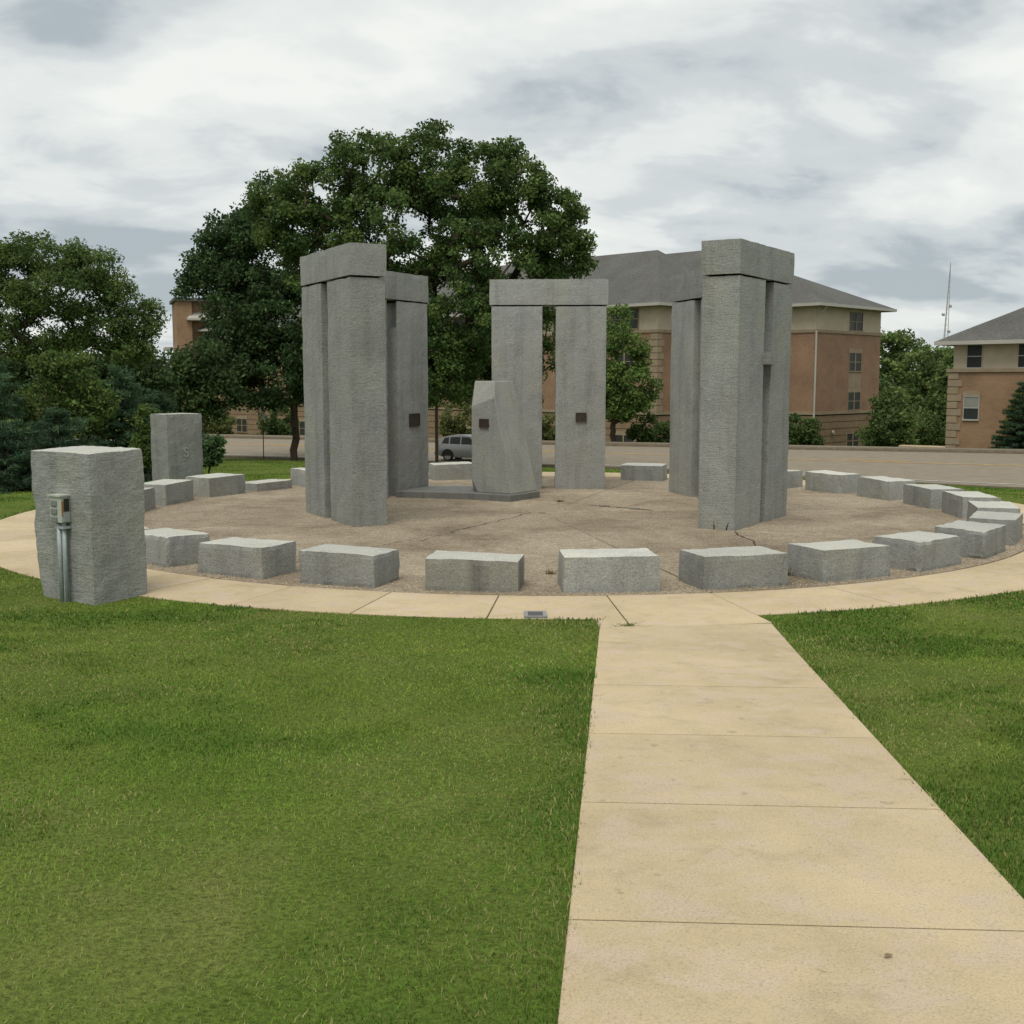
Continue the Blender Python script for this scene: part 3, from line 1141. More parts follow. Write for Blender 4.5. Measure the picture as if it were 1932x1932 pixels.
def fb(x0, x1, d0, d1, z0, z1):
    V = [pb * [1, 1, 0] + fdir * x + fn * d + np.array([0, 0, z]) for z in (z0, z1) for d in (d0, d1) for x in (x0, x1)]
    return V, [(0, 1, 3, 2), (4, 6, 7, 5), (0, 4, 5, 1), (2, 3, 7, 6), (0, 2, 6, 4), (1, 5, 7, 3)]


zb = pb[2]
V, F = fb(-0.135, 0.045, 0.0, 0.10, zb - 0.125, zb + 0.12)
bo = obj('housing', V, F, M_BOXGREY, bx)
bo.modifiers.new('edge', 'BEVEL').width = 0.006
V, F = fb(-0.145, 0.055, -0.01, 0.115, zb + 0.12, zb + 0.135)
obj('rain_hood', V, F, M_BOXGREY, bx)
for i in range(3):
    z = zb - 0.095 + i * 0.075
    V, F = fb(-0.105, -0.015, 0.101, 0.116, z - 0.028, z + 0.030)
    o = obj('socket_flap', V, F, M_BOXDARK, bx)
    o.modifiers.new('edge', 'BEVEL').width = 0.008
V, F = fb(0.046, 0.050, 0.015, 0.07, zb - 0.02, zb + 0.10)
st_ = obj('warning_sticker', V, F, M_LABEL, bx)
V, F = fb(0.0455, 0.0505, 0.075, 0.095, zb - 0.06, zb + 0.075)
obj('warning_sticker', V, F, M_ORANGE, bx)
V, F = fb(0.046, 0.051, 0.02, 0.085, zb - 0.11, zb - 0.03)
obj('rating_plate', V, F, M_GALV, bx)
for x, d, r_ in ((-0.050, 0.065, 0.022), (0.008, 0.050, 0.017)):
    b0 = pb * [1, 1, 0] + fdir * x + fn * d
    mb = MB().tube([b0 + [0, 0, zb - 0.128], b0 + [0, 0, 0.45], b0 + [0, 0, gz - 0.04]], [r_, r_, r_], 14)
    mb.build('conduit', M_GALV, bx, True)
V, F = fb(-0.022, -0.002, 0.02, 0.06, gz - 0.03, zb - 0.128)
obj('channel', V, F, M_GALV, bx)
for z in (zb - 0.17,):
    V, F = fb(-0.09, 0.045, 0.0, 0.085, z - 0.012, z + 0.012)
    obj('strap', V, F, M_GALV, bx)

# ---- small cover set in the ring walk
cvt = thing('ground_cover', 'small grey rectangular utility cover set in the ring walk by the grass', 'utility cover', (0.205, 9.985, 0.0), 0.0)
mb = MB()
x0, x1, y0, y1 = 0.105, 0.305, 9.86, 10.11
for q in ((x0, x1, y0, y0 + 0.03), (x0, x1, y1 - 0.03, y1), (x0, x0 + 0.035, y0 + 0.03, y1 - 0.03), (x1 - 0.035, x1, y0 + 0.03, y1 - 0.03)):
    mb.box(q[0], q[1], q[2], q[3], -0.01, 0.022)
mb.build('rim', plain('grey_plastic', (0.24, 0.24, 0.235), 0.6, 0.3), cvt)
MB().box(x0 + 0.036, x1 - 0.036, y0 + 0.031, y1 - 0.031, -0.01, 0.010).build('lid', plain('dark_glass_lid', (0.07, 0.072, 0.07), 0.3, 0.5, 0.2), cvt)

# ---- cracks and the long slot in the plaza floor (thin sunken-dark fillets lying on the slabs)


def ribbon(name, pts, wid, mat, z=0.005, parent=plaza, seed=1, jit=0.02):
    r_ = random.Random(seed)
    P = []
    for i in range(len(pts) - 1):
        a_, b_ = np.array(pts[i]), np.array(pts[i + 1])
        n_ = max(2, int(np.linalg.norm(b_ - a_) / 0.09))
        for j in range(n_):
            P.append(a_ + (b_ - a_) * j / n_ + np.array([r_.uniform(-jit, jit), r_.uniform(-jit, jit)]))
    P.append(np.array(pts[-1]))
    V, F = [], []
    for i, p in enumerate(P):
        d = P[min(i + 1, len(P) - 1)] - P[max(0, i - 1)]
        d /= np.linalg.norm(d) + 1e-9
        n_ = np.array([-d[1], d[0]])
        w_ = wid * (0.4 + 0.9 * r_.random()) * (0.35 if i in (0, len(P) - 1) else 1)
        V += [(*(p + n_ * w_ / 2), z), (*(p - n_ * w_ / 2), z)]
    F = [(2 * i, 2 * i + 1, 2 * i + 3, 2 * i + 2) for i in range(len(P) - 1)]
    return obj(name, V, F, mat, parent)


ribbon('crack', [(3.05, 15.68), (3.02, 15.2), (3.10, 14.75), (3.03, 14.3)], 0.02, M_CRACK2, seed=3)
ribbon('crack', [(1.25, 19.10), (1.75, 18.72), (2.25, 18.25)], 0.035, M_CRACK2, seed=4, jit=0.01)
ribbon('crack', [(0.25, 20.0), (0.75, 19.72)], 0.018, M_CRACK2, seed=5)
ribbon('crack', [(0.86, 19.5), (1.12, 19.3)], 0.014, M_CRACK2, seed=6)
ribbon('crack', [(-1.20, 14.66), (-0.72, 15.91), (-0.1, 17.1), (0.29, 17.96)], 0.014, M_CRACK2, seed=7, jit=0.03)
for x, y in ((1.52, 18.92), (1.98, 18.50)):
    MB().box(x - 0.085, x + 0.085, y - 0.06, y + 0.06, -0.01, 0.007).build('floor_fixture', M_BRONZE, plaza)

# cracks at the foot of the front-right trilithon
c5, a5 = TRI[4][0], TRI[4][1]
v5 = np.array([-math.sin(a5), math.cos(a5)])
n5 = -np.array([math.cos(a5), math.sin(a5)])
T5 = [o for o in bpy.data.objects if o.name.startswith('trilithon') and o.parent is None][-1]
for s_, ln_, sl in ((0.30, 0.11, 0.01), (0.125, 0.12, -0.035)):
    p0 = np.array(c5) + v5 * s_ + n5 * 0.004
    p1 = p0 + v5 * sl
    q_ = [(p0, 0.0, 0.009), (p0 * 0.5 + p1 * 0.5, ln_ * 0.55, 0.006), (p1, ln_, 0.001)]
    V = []
    for pp_, z_, w_ in q_:
        V += [(*(pp_ - v5 * w_), z_), (*(pp_ + v5 * w_), z_)]
    obj('crack', V, [(0, 1, 3, 2), (2, 3, 5, 4)], M_CRACK, T5)


def fallen_leaf(label, u, v, size, yaw, c):
    d = ray(u, v)
    k_ = (K_SLOPE * float(JOIN @ WDIR) - CAM_H) / (d[2] + K_SLOPE * float(d[:2] @ WDIR))
    p = np.array([0, 0, CAM_H]) + d * k_
    P = [(-1, 0, 0.0), (-0.35, 0.5, 0.25), (0.35, 0.42, 0.2), (1, 0, 0.05), (0.35, -0.45, 0.25), (-0.35, -0.5, 0.3), (0, 0, 0.05)]
    ca_, sa_ = math.cos(yaw), math.sin(yaw)
    V = [(p[0] + size * (a_ * ca_ - b_ * sa_), p[1] + size * (a_ * sa_ + b_ * ca_), p[2] + 0.009 + size * c_) for a_, b_, c_ in P]
    o = obj('fallen_leaf', V, [(6, i_, (i_ + 1) % 6) for i_ in range(6)], plain('dry_leaf', c, 0.8, 0.2, 0, 0.3, 60))
    tag(o, label, 'leaf')


fallen_leaf('small curled brown leaf lying on the straight walk near its right side', 1676, 1809, 0.017, 0.5, (0.24, 0.165, 0.09))

# ------------------------------------------------------------------ pebbles lying round the blocks
n = 9000
ang = np.radians(rng.uniform(-180, 180, n))
rr = 6.99 - np.abs(rng.normal(0, 0.28, n))
px, py = CC[0] + rr * np.cos(ang), CC[1] + rr * np.sin(ang)
keep = py < 22
px, py = px[keep], py[keep]
n = len(px)
sz = rng.uniform(0.006, 0.014, n)
octv = np.array([(1, 0, 0), (0, 1, 0), (-1, 0, 0), (0, -1, 0), (0, 0, 0.8), (0, 0, -0.3)])
octf = np.array([(0, 1, 4), (1, 2, 4), (2, 3, 4), (3, 0, 4)])
th = rng.uniform(0, 6.28, n)
ca, sa = np.cos(th), np.sin(th)
ov = np.repeat(octv[None], n, 0) * (sz[:, None, None] * rng.uniform(0.6, 1.2, (n, 1, 3)))
vx = ov[:, :, 0] * ca[:, None] - ov[:, :, 1] * sa[:, None] + px[:, None]
vy = ov[:, :, 0] * sa[:, None] + ov[:, :, 1] * ca[:, None] + py[:, None]
vz = ov[:, :, 2] + 0.002
PV = np.stack([vx, vy, vz], 2).reshape(-1, 3)
PF = (octf[None] + 6 * np.arange(n)[:, None, None]).reshape(-1, 3)
pc = np.array([0.33, 0.27, 0.19]) * rng.uniform(0.55, 1.35, (n, 1)) * rng.uniform(0.92, 1.08, (n, 3))
peb = bulk('loose_gravel', PV, PF, M_PEBBLE, None, np.repeat(pc, 6, 0), org=(CC[0], CC[1], 0))
tag(peb, 'loose tan gravel lying along the foot of the ring blocks', None, None, 'stuff')

# ------------------------------------------------------------------ grass


def vnoise(x, y, scale, seed):
    """smooth value noise, vectorised"""
    x, y = x * scale + seed * 17.31, y * scale + seed * 5.77
    xi, yi = np.floor(x).astype(int), np.floor(y).astype(int)
    fx, fy = x - xi, y - yi
    fx, fy = fx * fx * (3 - 2 * fx), fy * fy * (3 - 2 * fy)

    def h(a, b):
        v = np.sin(a * 127.1 + b * 311.7 + seed * 74.7) * 43758.5453
        return v - np.floor(v)

    return (h(xi, yi) * (1 - fx) + h(xi + 1, yi) * fx) * (1 - fy) + (h(xi, yi + 1) * (1 - fx) + h(xi + 1, yi + 1) * fx) * fy


def fbm(x, y, scale, seed, octv=4):
    s, a, tot = 0, 1.0, 0
    for i in range(octv):
        s = s + a * vnoise(x, y, scale * 2 ** i, seed + i)
        tot += a
        a *= 0.55
    return s / tot


bands = [(1.8, 4.0, 8000), (4.0, 6.0, 6500), (6.0, 9.0, 4200), (9.0, 13.0, 2400), (13.0, 20.0, 650), (20.0, 32.0, 300), (32.0, 74.0, 75)]
GX, GY, GB = [], [], []
for bi, (y0, y1, dn) in enumerate(bands):
    hw = 0.46 * y1 + 1.1
    m = int(dn * 2 * hw * (y1 - y0))
    x = rng.uniform(-hw, hw, m)
    y = rng.uniform(y0, y1, m)
    GX.append(x)
    GY.append(y)
    GB.append(np.full(m, bi))
x, y, bi = np.concatenate(GX), np.concatenate(GY), np.concatenate(GB)
inside = np.abs(x) < 0.46 * y + 1.1
r = np.hypot(x - CC[0], y - CC[1])
s = (JOIN[0] - x) * WDIR[0] + (JOIN[1] - y) * WDIR[1]
t = (x - JOIN[0]) * WNRM[0] + (y - JOIN[1]) * WNRM[1]
edge = 0.014 * rng.standard_normal(len(x)) - 0.045 * np.abs(fbm(x, y, 6.0, 61) - 0.35)
ok = inside & (r > 8.115 + edge) & ~((np.abs(t) < 0.735 + edge) & (s > -0.6)) & (y < road_y(NEAR, x) - 0.45)
x, y, bi = x[ok], y[ok], bi[ok]
# not inside the tall stone
q = np.stack([x, y], 1)
mheel = ((L0 + F0 + R0 + B0) / 4)
ok = ~((np.abs((q - mheel) @ ((F0 - L0) / np.linalg.norm(F0 - L0))) < 0.44) & (np.abs((q - mheel) @ ((R0 - F0) / np.linalg.norm(R0 - F0))) < 0.27))
x, y, bi = x[ok], y[ok], bi[ok]
n = len(x)
z = ground(x, y)
dist = np.hypot(x, y)
# patches: dry straw areas and lush darker areas
dry = fbm(x, y * 0.8, 0.55, 3)
dry2 = fbm(x, y, 1.7, 11)
lush = fbm(x, y, 0.9, 21)
dryf = np.clip((0.65 * dry + 0.35 * dry2 - 0.46) * 5.5, 0, 1)
# the lower left of the front lawn is drier
dryf = np.clip(dryf + 0.45 * np.clip((-x - 0.4) / 1.6, 0, 1) * np.clip((4.6 - y) / 1.8, 0, 1) * np.clip((dry2 - 0.36) * 6, 0, 1), 0, 1)
# mower passes run slantwise over the lawn
mow = 0.5 + 0.5 * np.sin((x * 0.55 + y * 0.95 + 0.5 * (fbm(x, y, 0.6, 33) - 0.5)) * 2 * math.pi / 1.35)
lushf = np.clip((lush - 0.43) * 5.0 + 0.35 * (mow - 0.5) + 0.55 * np.clip((5.4 - y) / 2.2, 0, 1) * np.clip((x + 1.3) / 1.1, 0, 1), 0, 1)
dryf = dryf * (1 - 0.5 * lushf)
fresh = np.clip((fbm(x, y, 0.7, 41) - 0.42) * 4, 0, 1)[:, None]
green = np.stack([0.184 - 0.104 * lushf, 0.258 - 0.106 * lushf, 0.043 - 0.020 * lushf], 1)
green = green * (1 - 0.45 * fresh) + np.stack([0.138 - 0.066 * lushf, 0.268 - 0.098 * lushf, 0.026 - 0.006 * lushf], 1) * 0.45 * fresh
blade = green * rng.uniform(0.84, 1.16, (n, 1)) * rng.uniform(0.95, 1.07, (n, 3))
straw = np.array([0.31, 0.290, 0.110]) * rng.uniform(0.7, 1.15, (n, 1))
is_dry = rng.random(n) < (0.035 + 0.55 * dryf)
mott = 0.62 + 0.42 * fbm(x, y, 1.9, 51) + 0.42 * fbm(x, y * 0.8, 5.5, 71, 3)
colr = np.where(is_dry[:, None], straw, blade) * np.clip(mott, 0.6, 1.4)[:, None]
h = rng.uniform(0.018, 0.034, n) * (0.85 + 0.35 * lushf) * (1 - 0.2 * dryf)
# taller fringe against the paving
rr = np.hypot(x - CC[0], y - CC[1])
ss = (JOIN[0] - x) * WDIR[0] + (JOIN[1] - y) * WDIR[1]
tt = np.abs((x - JOIN[0]) * WNRM[0] + (y - JOIN[1]) * WNRM[1])
fr = np.maximum(np.exp(-np.maximum(0, rr - 8.12) / 0.06), np.where(ss > 0, np.exp(-np.maximum(0, tt - 0.735) / 0.05), 0))
h *= 1 + 0.4 * fr
h = np.where(bi >= 5, h * 1.25, h)
wd = np.maximum(0.0018, 0.00052 * dist) * rng.uniform(0.7, 1.3, n)
yaw = rng.uniform(0, 2 * math.pi, n)
lean = np.abs(rng.normal(0.35, 0.28, n)) * h
lx, ly = np.cos(yaw) * lean, np.sin(yaw) * lean
yw2 = yaw + rng.uniform(0.6, 2.5, n)
wx, wy = np.cos(yw2) * wd, np.sin(yw2) * wd
b = np.stack([x, y, z - 0.012], 1)
W = np.stack([wx, wy, np.zeros(n)], 1)
midp = b + np.stack([lx * 0.35, ly * 0.35, h * 0.62], 1)
tip = b + np.stack([lx * 1.2, ly * 1.2, h], 1)
near = bi <= 3
nn = int(near.sum())
GV = np.stack([b[near] - W[near], b[near] + W[near], midp[near] - W[near] * 0.8, midp[near] + W[near] * 0.8, tip[near]], 1).reshape(-1, 3)
i5 = 5 * np.arange(nn)[:, None]
GF = np.concatenate([i5 + [0, 1, 3], i5 + [0, 3, 2], i5 + [2, 3, 4]])
gcol = np.repeat(colr[near], 5, 0)
far_ = ~near
nf = int(far_.sum())
FV = np.stack([b[far_] - W[far_], b[far_] + W[far_], tip[far_]], 1).reshape(-1, 3)
FF = 3 * np.arange(nf)[:, None] + np.array([0, 1, 2]) + len(GV)
gr = bulk('lawn_grass', np.concatenate([GV, FV]), np.concatenate([GF, FF]), M_GRASS, None, np.concatenate([gcol, np.repeat(colr[far_], 3, 0)]), org=(0, 0, 0))
tag(gr, 'short mown grass blades covering the lawn', None, None, 'stuff')


def weed(label, x, y, n_=26, hh=0.09, spread=0.07, seed=0, c=(0.09, 0.13, 0.03)):
    r_ = np.random.default_rng(seed)
    bx_, by_ = x + r_.normal(0, spread * 0.35, n_), y + r_.normal(0, spread * 0.35, n_)
    tx, ty = bx_ + r_.normal(0, spread, n_), by_ + r_.normal(0, spread, n_)
    hz = r_.uniform(0.4, 1.0, n_) * hh
    yw = r_.uniform(0, 6.28, n_)
    wx_, wy_ = np.cos(yw) * 0.006, np.sin(yw) * 0.006
    V = np.stack([np.stack([bx_ - wx_, by_ - wy_, np.zeros(n_)], 1), np.stack([bx_ + wx_, by_ + wy_, np.zeros(n_)], 1), np.stack([tx, ty, hz], 1)], 1).reshape(-1, 3)
    F = 3 * np.arange(n_)[:, None] + np.array([0, 1, 2])
    cc_ = np.repeat(np.array(c) * r_.uniform(0.6, 1.4, (n_, 1)), 3, 0)
    o = bulk('weed_tuft', V, F, M_GRASS, None, cc_)
    tag(o, label, 'weed', 'weeds growing in paving joints')


weed('yellowish weed growing in the gap beside the block right of the straight walk', 2.93, 12.15, 60, 0.13, 0.08, 1, (0.16, 0.15, 0.04))
weed('small dry weed at the left end of the block facing the straight walk', 0.42, 12.2, 30, 0.07, 0.06, 2, (0.15, 0.12, 0.05))
weed('row of tiny weeds in the joint where the straight walk meets the ring walk', 0.95, 9.52, 50, 0.04, 0.11, 3)
weed('tiny weed tuft in a plaza crack near the sloping stone', 0.82, 19.62, 40, 0.06, 0.07, 4, (0.10, 0.09, 0.03))

# ------------------------------------------------------------------ trees and shrubs


def lobe(u, v, ru, rv, Y, dy=0.0, ry=None):
    """crown lobe: picture centre and radii on the survey grid, carried to its real place at distance Y"""
    c = atY(u, v, Y + dy)
    k_ = (Y + dy) / (FOC * 1932.0)
    return (c, np.array([ru * k_, (ry if ry is not None else 0.9 * ru * k_), rv * k_]))


def sample_lobes(lobes, n_, r_, shell=0.55):
    vol = np.array([l[1].prod() ** (2 / 3.0) for l in lobes])
    pick = r_.choice(len(lobes), n_, p=vol / vol.sum())
    d = r_.standard_normal((n_, 3))
    d /= np.linalg.norm(d, axis=1)[:, None]
    rad = r_.random(n_) ** (1 / 3.0) * (1 - shell) + shell * (0.80 + 0.20 * r_.random(n_))
    rad *= 0.93 + 0.14 * r_.random(n_)
    cs = np.array([l[0] for l in lobes])[pick]
    rs = np.array([l[1] for l in lobes])[pick]
    return cs + d * rs * rad[:, None]


LEAF_K = 2.15


def leaf_mesh(cent, per, spread, size, cols, r_, aspect=0.55, up=0.4, flat=0.75, light=0.25):
    m = len(cent) * per
    c = np.repeat(cent, per, 0)
    d = r_.standard_normal((m, 3))
    d /= np.linalg.norm(d, axis=1)[:, None]
    off = d * (r_.random((m, 1)) ** 0.45) * spread * np.array([1, 1, flat])
    p = c + off
    nrm = r_.standard_normal((m, 3)) + np.array([0, 0, up]) + 0.5 * d
    nrm /= np.linalg.norm(nrm, axis=1)[:, None]
    t = np.cross(nrm, r_.standard_normal((m, 3)))
    t /= np.linalg.norm(t, axis=1)[:, None] + 1e-9
    bn = np.cross(nrm, t)
    s_ = size * r_.uniform(0.65, 1.3, (m, 1))
    V = np.stack([p - t * s_, p + bn * s_ * aspect, p + t * s_, p - bn * s_ * aspect], 1).reshape(-1, 3)
    F = 4 * np.arange(m)[:, None] + np.array([0, 1, 2, 3])
    cols = np.array(cols)
    clump = r_.random(len(cent))
    w = np.repeat(clump, per)
    base_c = cols[0] * (1 - w)[:, None] + cols[1] * w[:, None]
    tint = base_c * LEAF_K * r_.uniform(0.6, 1.4, (m, 1)) * r_.uniform(0.92, 1.08, (m, 3))
    return V, F, np.repeat(tint, 4, 0)


def skeleton(base, fork, tips, r_, r_base, r_tip=0.02, jit=0.12, trunk_n=6):
    """branches grown from the trunk to every foliage clump, each hung on the nearest limb below it"""
    pos = [np.array(base, float)]
    par = [-1]
    f = np.array(fork, float)
    for i in range(1, trunk_n + 1):
        q = np.array(base) + (f - np.array(base)) * i / trunk_n
        q[:2] += r_.normal(0, 0.02 * np.linalg.norm(f - np.array(base)), 2) * (i < trunk_n)
        pos.append(q)
        par.append(i - 1)
    order = np.argsort(np.linalg.norm(tips - f, axis=1))
    ends = []
    for ti in order:
        tp = tips[ti]
        P = np.array(pos)
        dv = tp - P
        dd = np.linalg.norm(dv, axis=1)
        cost = dd + 0.9 * np.maximum(0, P[:, 2] - tp[2] + 0.1 * dd) + np.where(np.arange(len(P)) < trunk_n - 1, 1e3, 0)
        j = int(np.argmin(cost))
        L = dd[j]
        k_ = max(1, int(L / max(0.5, 0.045 * np.linalg.norm(tips.max(0) - tips.min(0)))))
        prev = j
        for q in range(1, k_ + 1):
            p_ = P[j] + dv[j] * q / k_
            if q < k_:
                p_ = p_ + r_.normal(0, jit * L / k_, 3) + np.array([0, 0, 0.06 * L * math.sin(math.pi * q / k_)])
            pos.append(p_)
            par.append(prev)
            prev = len(pos) - 1
        ends.append(prev)
    n_ = len(pos)
    load = np.zeros(n_)
    load[ends] = 1
    for i in range(n_ - 1, 0, -1):
        load[par[i]] += load[i]
    tot = load[0]
    rad = r_tip + (r_base - r_tip) * (load / tot) ** 0.55
    return np.array(pos), np.array(par), rad


def limb_mesh(pos, par, rad, min_r=0.0):
    V, F = [], []
    for i in range(1, len(pos)):
        if rad[i] < min_r:
            continue
        a_, b_ = pos[par[i]], pos[i]
        d = b_ - a_
        L = np.linalg.norm(d)
        if L < 1e-6:
            continue
        d = d / L
        sides = 8 if rad[i] > 0.12 else (5 if rad[i] > 0.05 else 3)
        ref = np.array([0.0, 0, 1]) if abs(d[2]) < 0.9 else np.array([1.0, 0, 0])
        u_ = np.cross(d, ref)
        u_ /= np.linalg.norm(u_)
        v_ = np.cross(d, u_)
        bi_ = len(V)
        ra = min(rad[par[i]], rad[i] * 1.35)
        for (p_, rr_) in ((a_ - d * rad[i] * 0.3, ra), (b_, rad[i])):
            for s_ in range(sides):
                an = 2 * math.pi * s_ / sides
                V.append(p_ + rr_ * (math.cos(an) * u_ + math.sin(an) * v_))
        for s_ in range(sides):
            F.append((bi_ + s_, bi_ + (s_ + 1) % sides, bi_ + sides + (s_ + 1) % sides, bi_ + sides + s_))
    return V, F


def tree(name, label, cat, base, fork, lobes, nclump, per, spread, size, cols, seed, r_base=0.3, shell=0.6, aspect=0.55, up=0.4,
         group=None, bark_=None, flat=0.75, min_r=0.0, extra=None, crown='crown'):
    r_ = np.random.default_rng(seed)
    base = np.array(base, float)
    T = thing(name, label, cat, tuple(base), 0.0, group)
    tips = sample_lobes(lobes, nclump, r_, shell)
    zmin = base[2] + 0.12
    tips[:, 2] = np.maximum(tips[:, 2], zmin)
    if extra is not None:
        tips = np.concatenate([tips, np.array(extra)])
    pos, par, rad = skeleton(base, fork, tips, r_, r_base, 0.012 + 0.02 * r_base)
    V, F = limb_mesh(pos, par, rad, min_r)
    obj('trunk', V, F, bark_ or M_BARK, T, True, org=base)
    V, F, tint = leaf_mesh(tips, per, spread, size, cols, r_, aspect, up, flat)
    bulk(crown, V, F, M_LEAF, T, tint, org=base)
    return T


def gpt(u, Y):
    x_ = (u - 966.0) / (FOC * 1932.0) * Y
    # picture columns lean very slightly; good enough for a trunk foot
    return np.array([x_, Y, float(ground(x_, Y)) - 0.05])


# great oak by the road
OY = 57.0
ob = gpt(778, OY)
oak = [lobe(815, 305, 75, 60, OY), lobe(710, 315, 85, 60, OY), lobe(880, 345, 110, 75, OY), lobe(965, 350, 70, 60, OY), lobe(645, 300, 32, 40, OY), lobe(955, 300, 35, 38, OY),
       lobe(600, 370, 85, 60, OY), lobe(545, 420, 75, 62, OY), lobe(512, 400, 50, 48, OY), lobe(560, 350, 42, 38, OY), lobe(740, 280, 28, 28, OY), lobe(655, 268, 20, 24, OY), lobe(818, 258, 38, 26, OY), lobe(962, 292, 22, 24, OY), lobe(1085, 440, 28, 40, OY), lobe(1095, 490, 24, 24, OY), lobe(1010, 420, 90, 75, OY), lobe(1058, 465, 55, 62, OY), lobe(1050, 395, 38, 45, OY),
       lobe(780, 430, 170, 100, OY), lobe(640, 480, 120, 90, OY), lobe(930, 500, 130, 90, OY), lobe(840, 590, 150, 100, OY),
       lobe(700, 600, 130, 110, OY), lobe(900, 680, 110, 80, OY, 1.0), lobe(1020, 540, 55, 50, OY), lobe(800, 690, 110, 75, OY, -1), lobe(1035, 640, 36, 75, OY, 1), lobe(870, 690, 75, 70, OY, 2), lobe(865, 610, 80, 60, OY, -2), lobe(1000, 720, 50, 45, OY, 2)]
tree('oak_tree', 'great spreading oak behind the left trilithons, tallest tree in view', 'tree', ob, atY(790, 620, OY), oak, 1150, 125, 0.55, 0.092,
     [(0.026, 0.048, 0.014), (0.062, 0.092, 0.026)], 11, 0.55, 0.5, 0.62, 0.5)
MY = 66.0
mb0 = gpt(555, MY)
mapl = [lobe(470, 420, 35, 40, MY), lobe(430, 480, 55, 50, MY), lobe(405, 525, 45, 38, MY), lobe(500, 500, 90, 90, MY), lobe(485, 600, 95, 90, MY), lobe(560, 620, 110, 100, MY),
        lobe(520, 700, 120, 75, MY), lobe(440, 690, 62, 55, MY), lobe(600, 720, 60, 60, MY), lobe(372, 520, 26, 22, MY), lobe(482, 385, 26, 28, MY), lobe(508, 372, 40, 40, MY), lobe(440, 448, 52, 46, MY), lobe(388, 500, 36, 46, MY), lobe(352, 548, 14, 16, MY), lobe(440, 640, 52, 60, MY), lobe(460, 400, 10, 22, MY)]
tree('maple_tree', 'dark dense tree left of the great oak, its trunk bare on the lawn edge', 'tree', mb0, atY(556, 740, MY), mapl, 760, 95, 0.66, 0.11,
     [(0.020, 0.036, 0.014), (0.042, 0.072, 0.026)], 12, 0.21, 0.5, 0.6, 0.4)
SY = 62.0
sb = gpt(374, SY)
tree('small_tree', 'small dark tree between the conifers and the dark dense tree, above the stone marked S', 'tree', sb, atY(373, 770, SY),
     [lobe(330, 700, 45, 40, SY), lobe(385, 690, 50, 42, SY), lobe(345, 745, 60, 45, SY), lobe(410, 740, 42, 45, SY), lobe(300, 735, 30, 40, SY)], 170, 70, 0.72, 0.125,
     [(0.022, 0.038, 0.014), (0.045, 0.070, 0.024)], 13, 0.2, 0.5)
DY = 47.0
tree('low_tree', 'low dark tree filling the gap between the conifers and the airy left tree', 'tree', gpt(180, DY), atY(180, 790, DY),
     [lobe(30, 700, 70, 45, DY), lobe(150, 705, 80, 42, DY), lobe(250, 690, 60, 48, DY), lobe(295, 715, 45, 50, DY), lobe(200, 740, 110, 50, DY), lobe(80, 745, 100, 50, DY), lobe(-40, 700, 60, 60, DY)],
     260, 75, 0.55, 0.10, [(0.018, 0.032, 0.013), (0.040, 0.064, 0.022)], 16, 0.15, 0.4)
# open-crowned tree at the left edge
LY = 40.0
lb = gpt(66, LY)
tree('open_tree', 'airy tree with sky showing through its crown at the left edge', 'tree', lb, atY(85, 690, LY),
     [lobe(90, 480, 75, 40, LY), lobe(20, 510, 60, 45, LY), lobe(170, 510, 62, 42, LY), lobe(-40, 500, 60, 60, LY), lobe(120, 555, 110, 48, LY), lobe(230, 560, 40, 40, LY), lobe(20, 590, 70, 40, LY),
      lobe(255, 610, 48, 32, LY), lobe(200, 625, 55, 28, LY), lobe(120, 640, 60, 26, LY), lobe(15, 650, 60, 30, LY), lobe(285, 590, 20, 22, LY), lobe(240, 665, 50, 24, LY), lobe(-60, 590, 60, 60, LY)],
     700, 80, 0.40, 0.066, [(0.032, 0.055, 0.016), (0.066, 0.096, 0.028)], 14, 0.17, 0.45, 0.42, 0.6, flat=0.6)


def conifer(name, label, base, height, radius, seed, cols, cat='tree', group=None, per=60, tiers=15, size=0.085, start=0.03):
    r_ = np.random.default_rng(seed)
    base = np.array(base, float)
    T = thing(name, label, cat, tuple(base), 0.0, group)
    V, F = MB().tube([base, base + [0, 0, height * 0.5], base + [0, 0, height * 0.97]], [0.09, 0.05, 0.012], 7).V, MB().tube([base, base + [0, 0, height * 0.5], base + [0, 0, height * 0.97]], [0.09, 0.05, 0.012], 7).F
    cent, limbs = [], MB()
    limbs.add(V, F)
    for i in range(tiers):
        f_ = start + (0.96 - start) * i / (tiers - 1)
        R_ = radius * (1 - f_) ** 0.8 * r_.uniform(0.8, 1.15) + 0.05
        nb = max(4, int(9 * (1 - f_) + 4))
        a0_ = r_.uniform(0, 6.28)
        for j in range(nb):
            an = a0_ + 6.283 * j / nb + r_.normal(0, 0.15)
            rl = R_ * r_.uniform(0.75, 1.12)
            z0_ = height * f_ + r_.normal(0, 0.06)
            tipv = base + np.array([math.cos(an) * rl, math.sin(an) * rl, max(0.08, z0_ - 0.10 * rl + 0.12 * rl)])
            limbs.tube([base + [0, 0, max(0.05, z0_)], tipv], [0.018, 0.005], 3, False)
            m_ = max(2, int(rl / 0.22))
            for q in range(1, m_ + 1):
                cpt = base + [0, 0, max(0.05, z0_)] + (tipv - base - [0, 0, max(0.05, z0_)]) * q / m_
                cpt[2] -= 0.05 * math.sin(3.14 * q / m_)
                cent.append(cpt)
    limbs.build('trunk', M_BARK, T, True, org=base)
    cent = np.array(cent)
    V, F, tint = leaf_mesh(cent, per, 0.20, size, cols, r_, 0.16, 0.2, 0.45)
    bulk('needles', V, F, M_LEAF, T, tint, org=base)
    return T


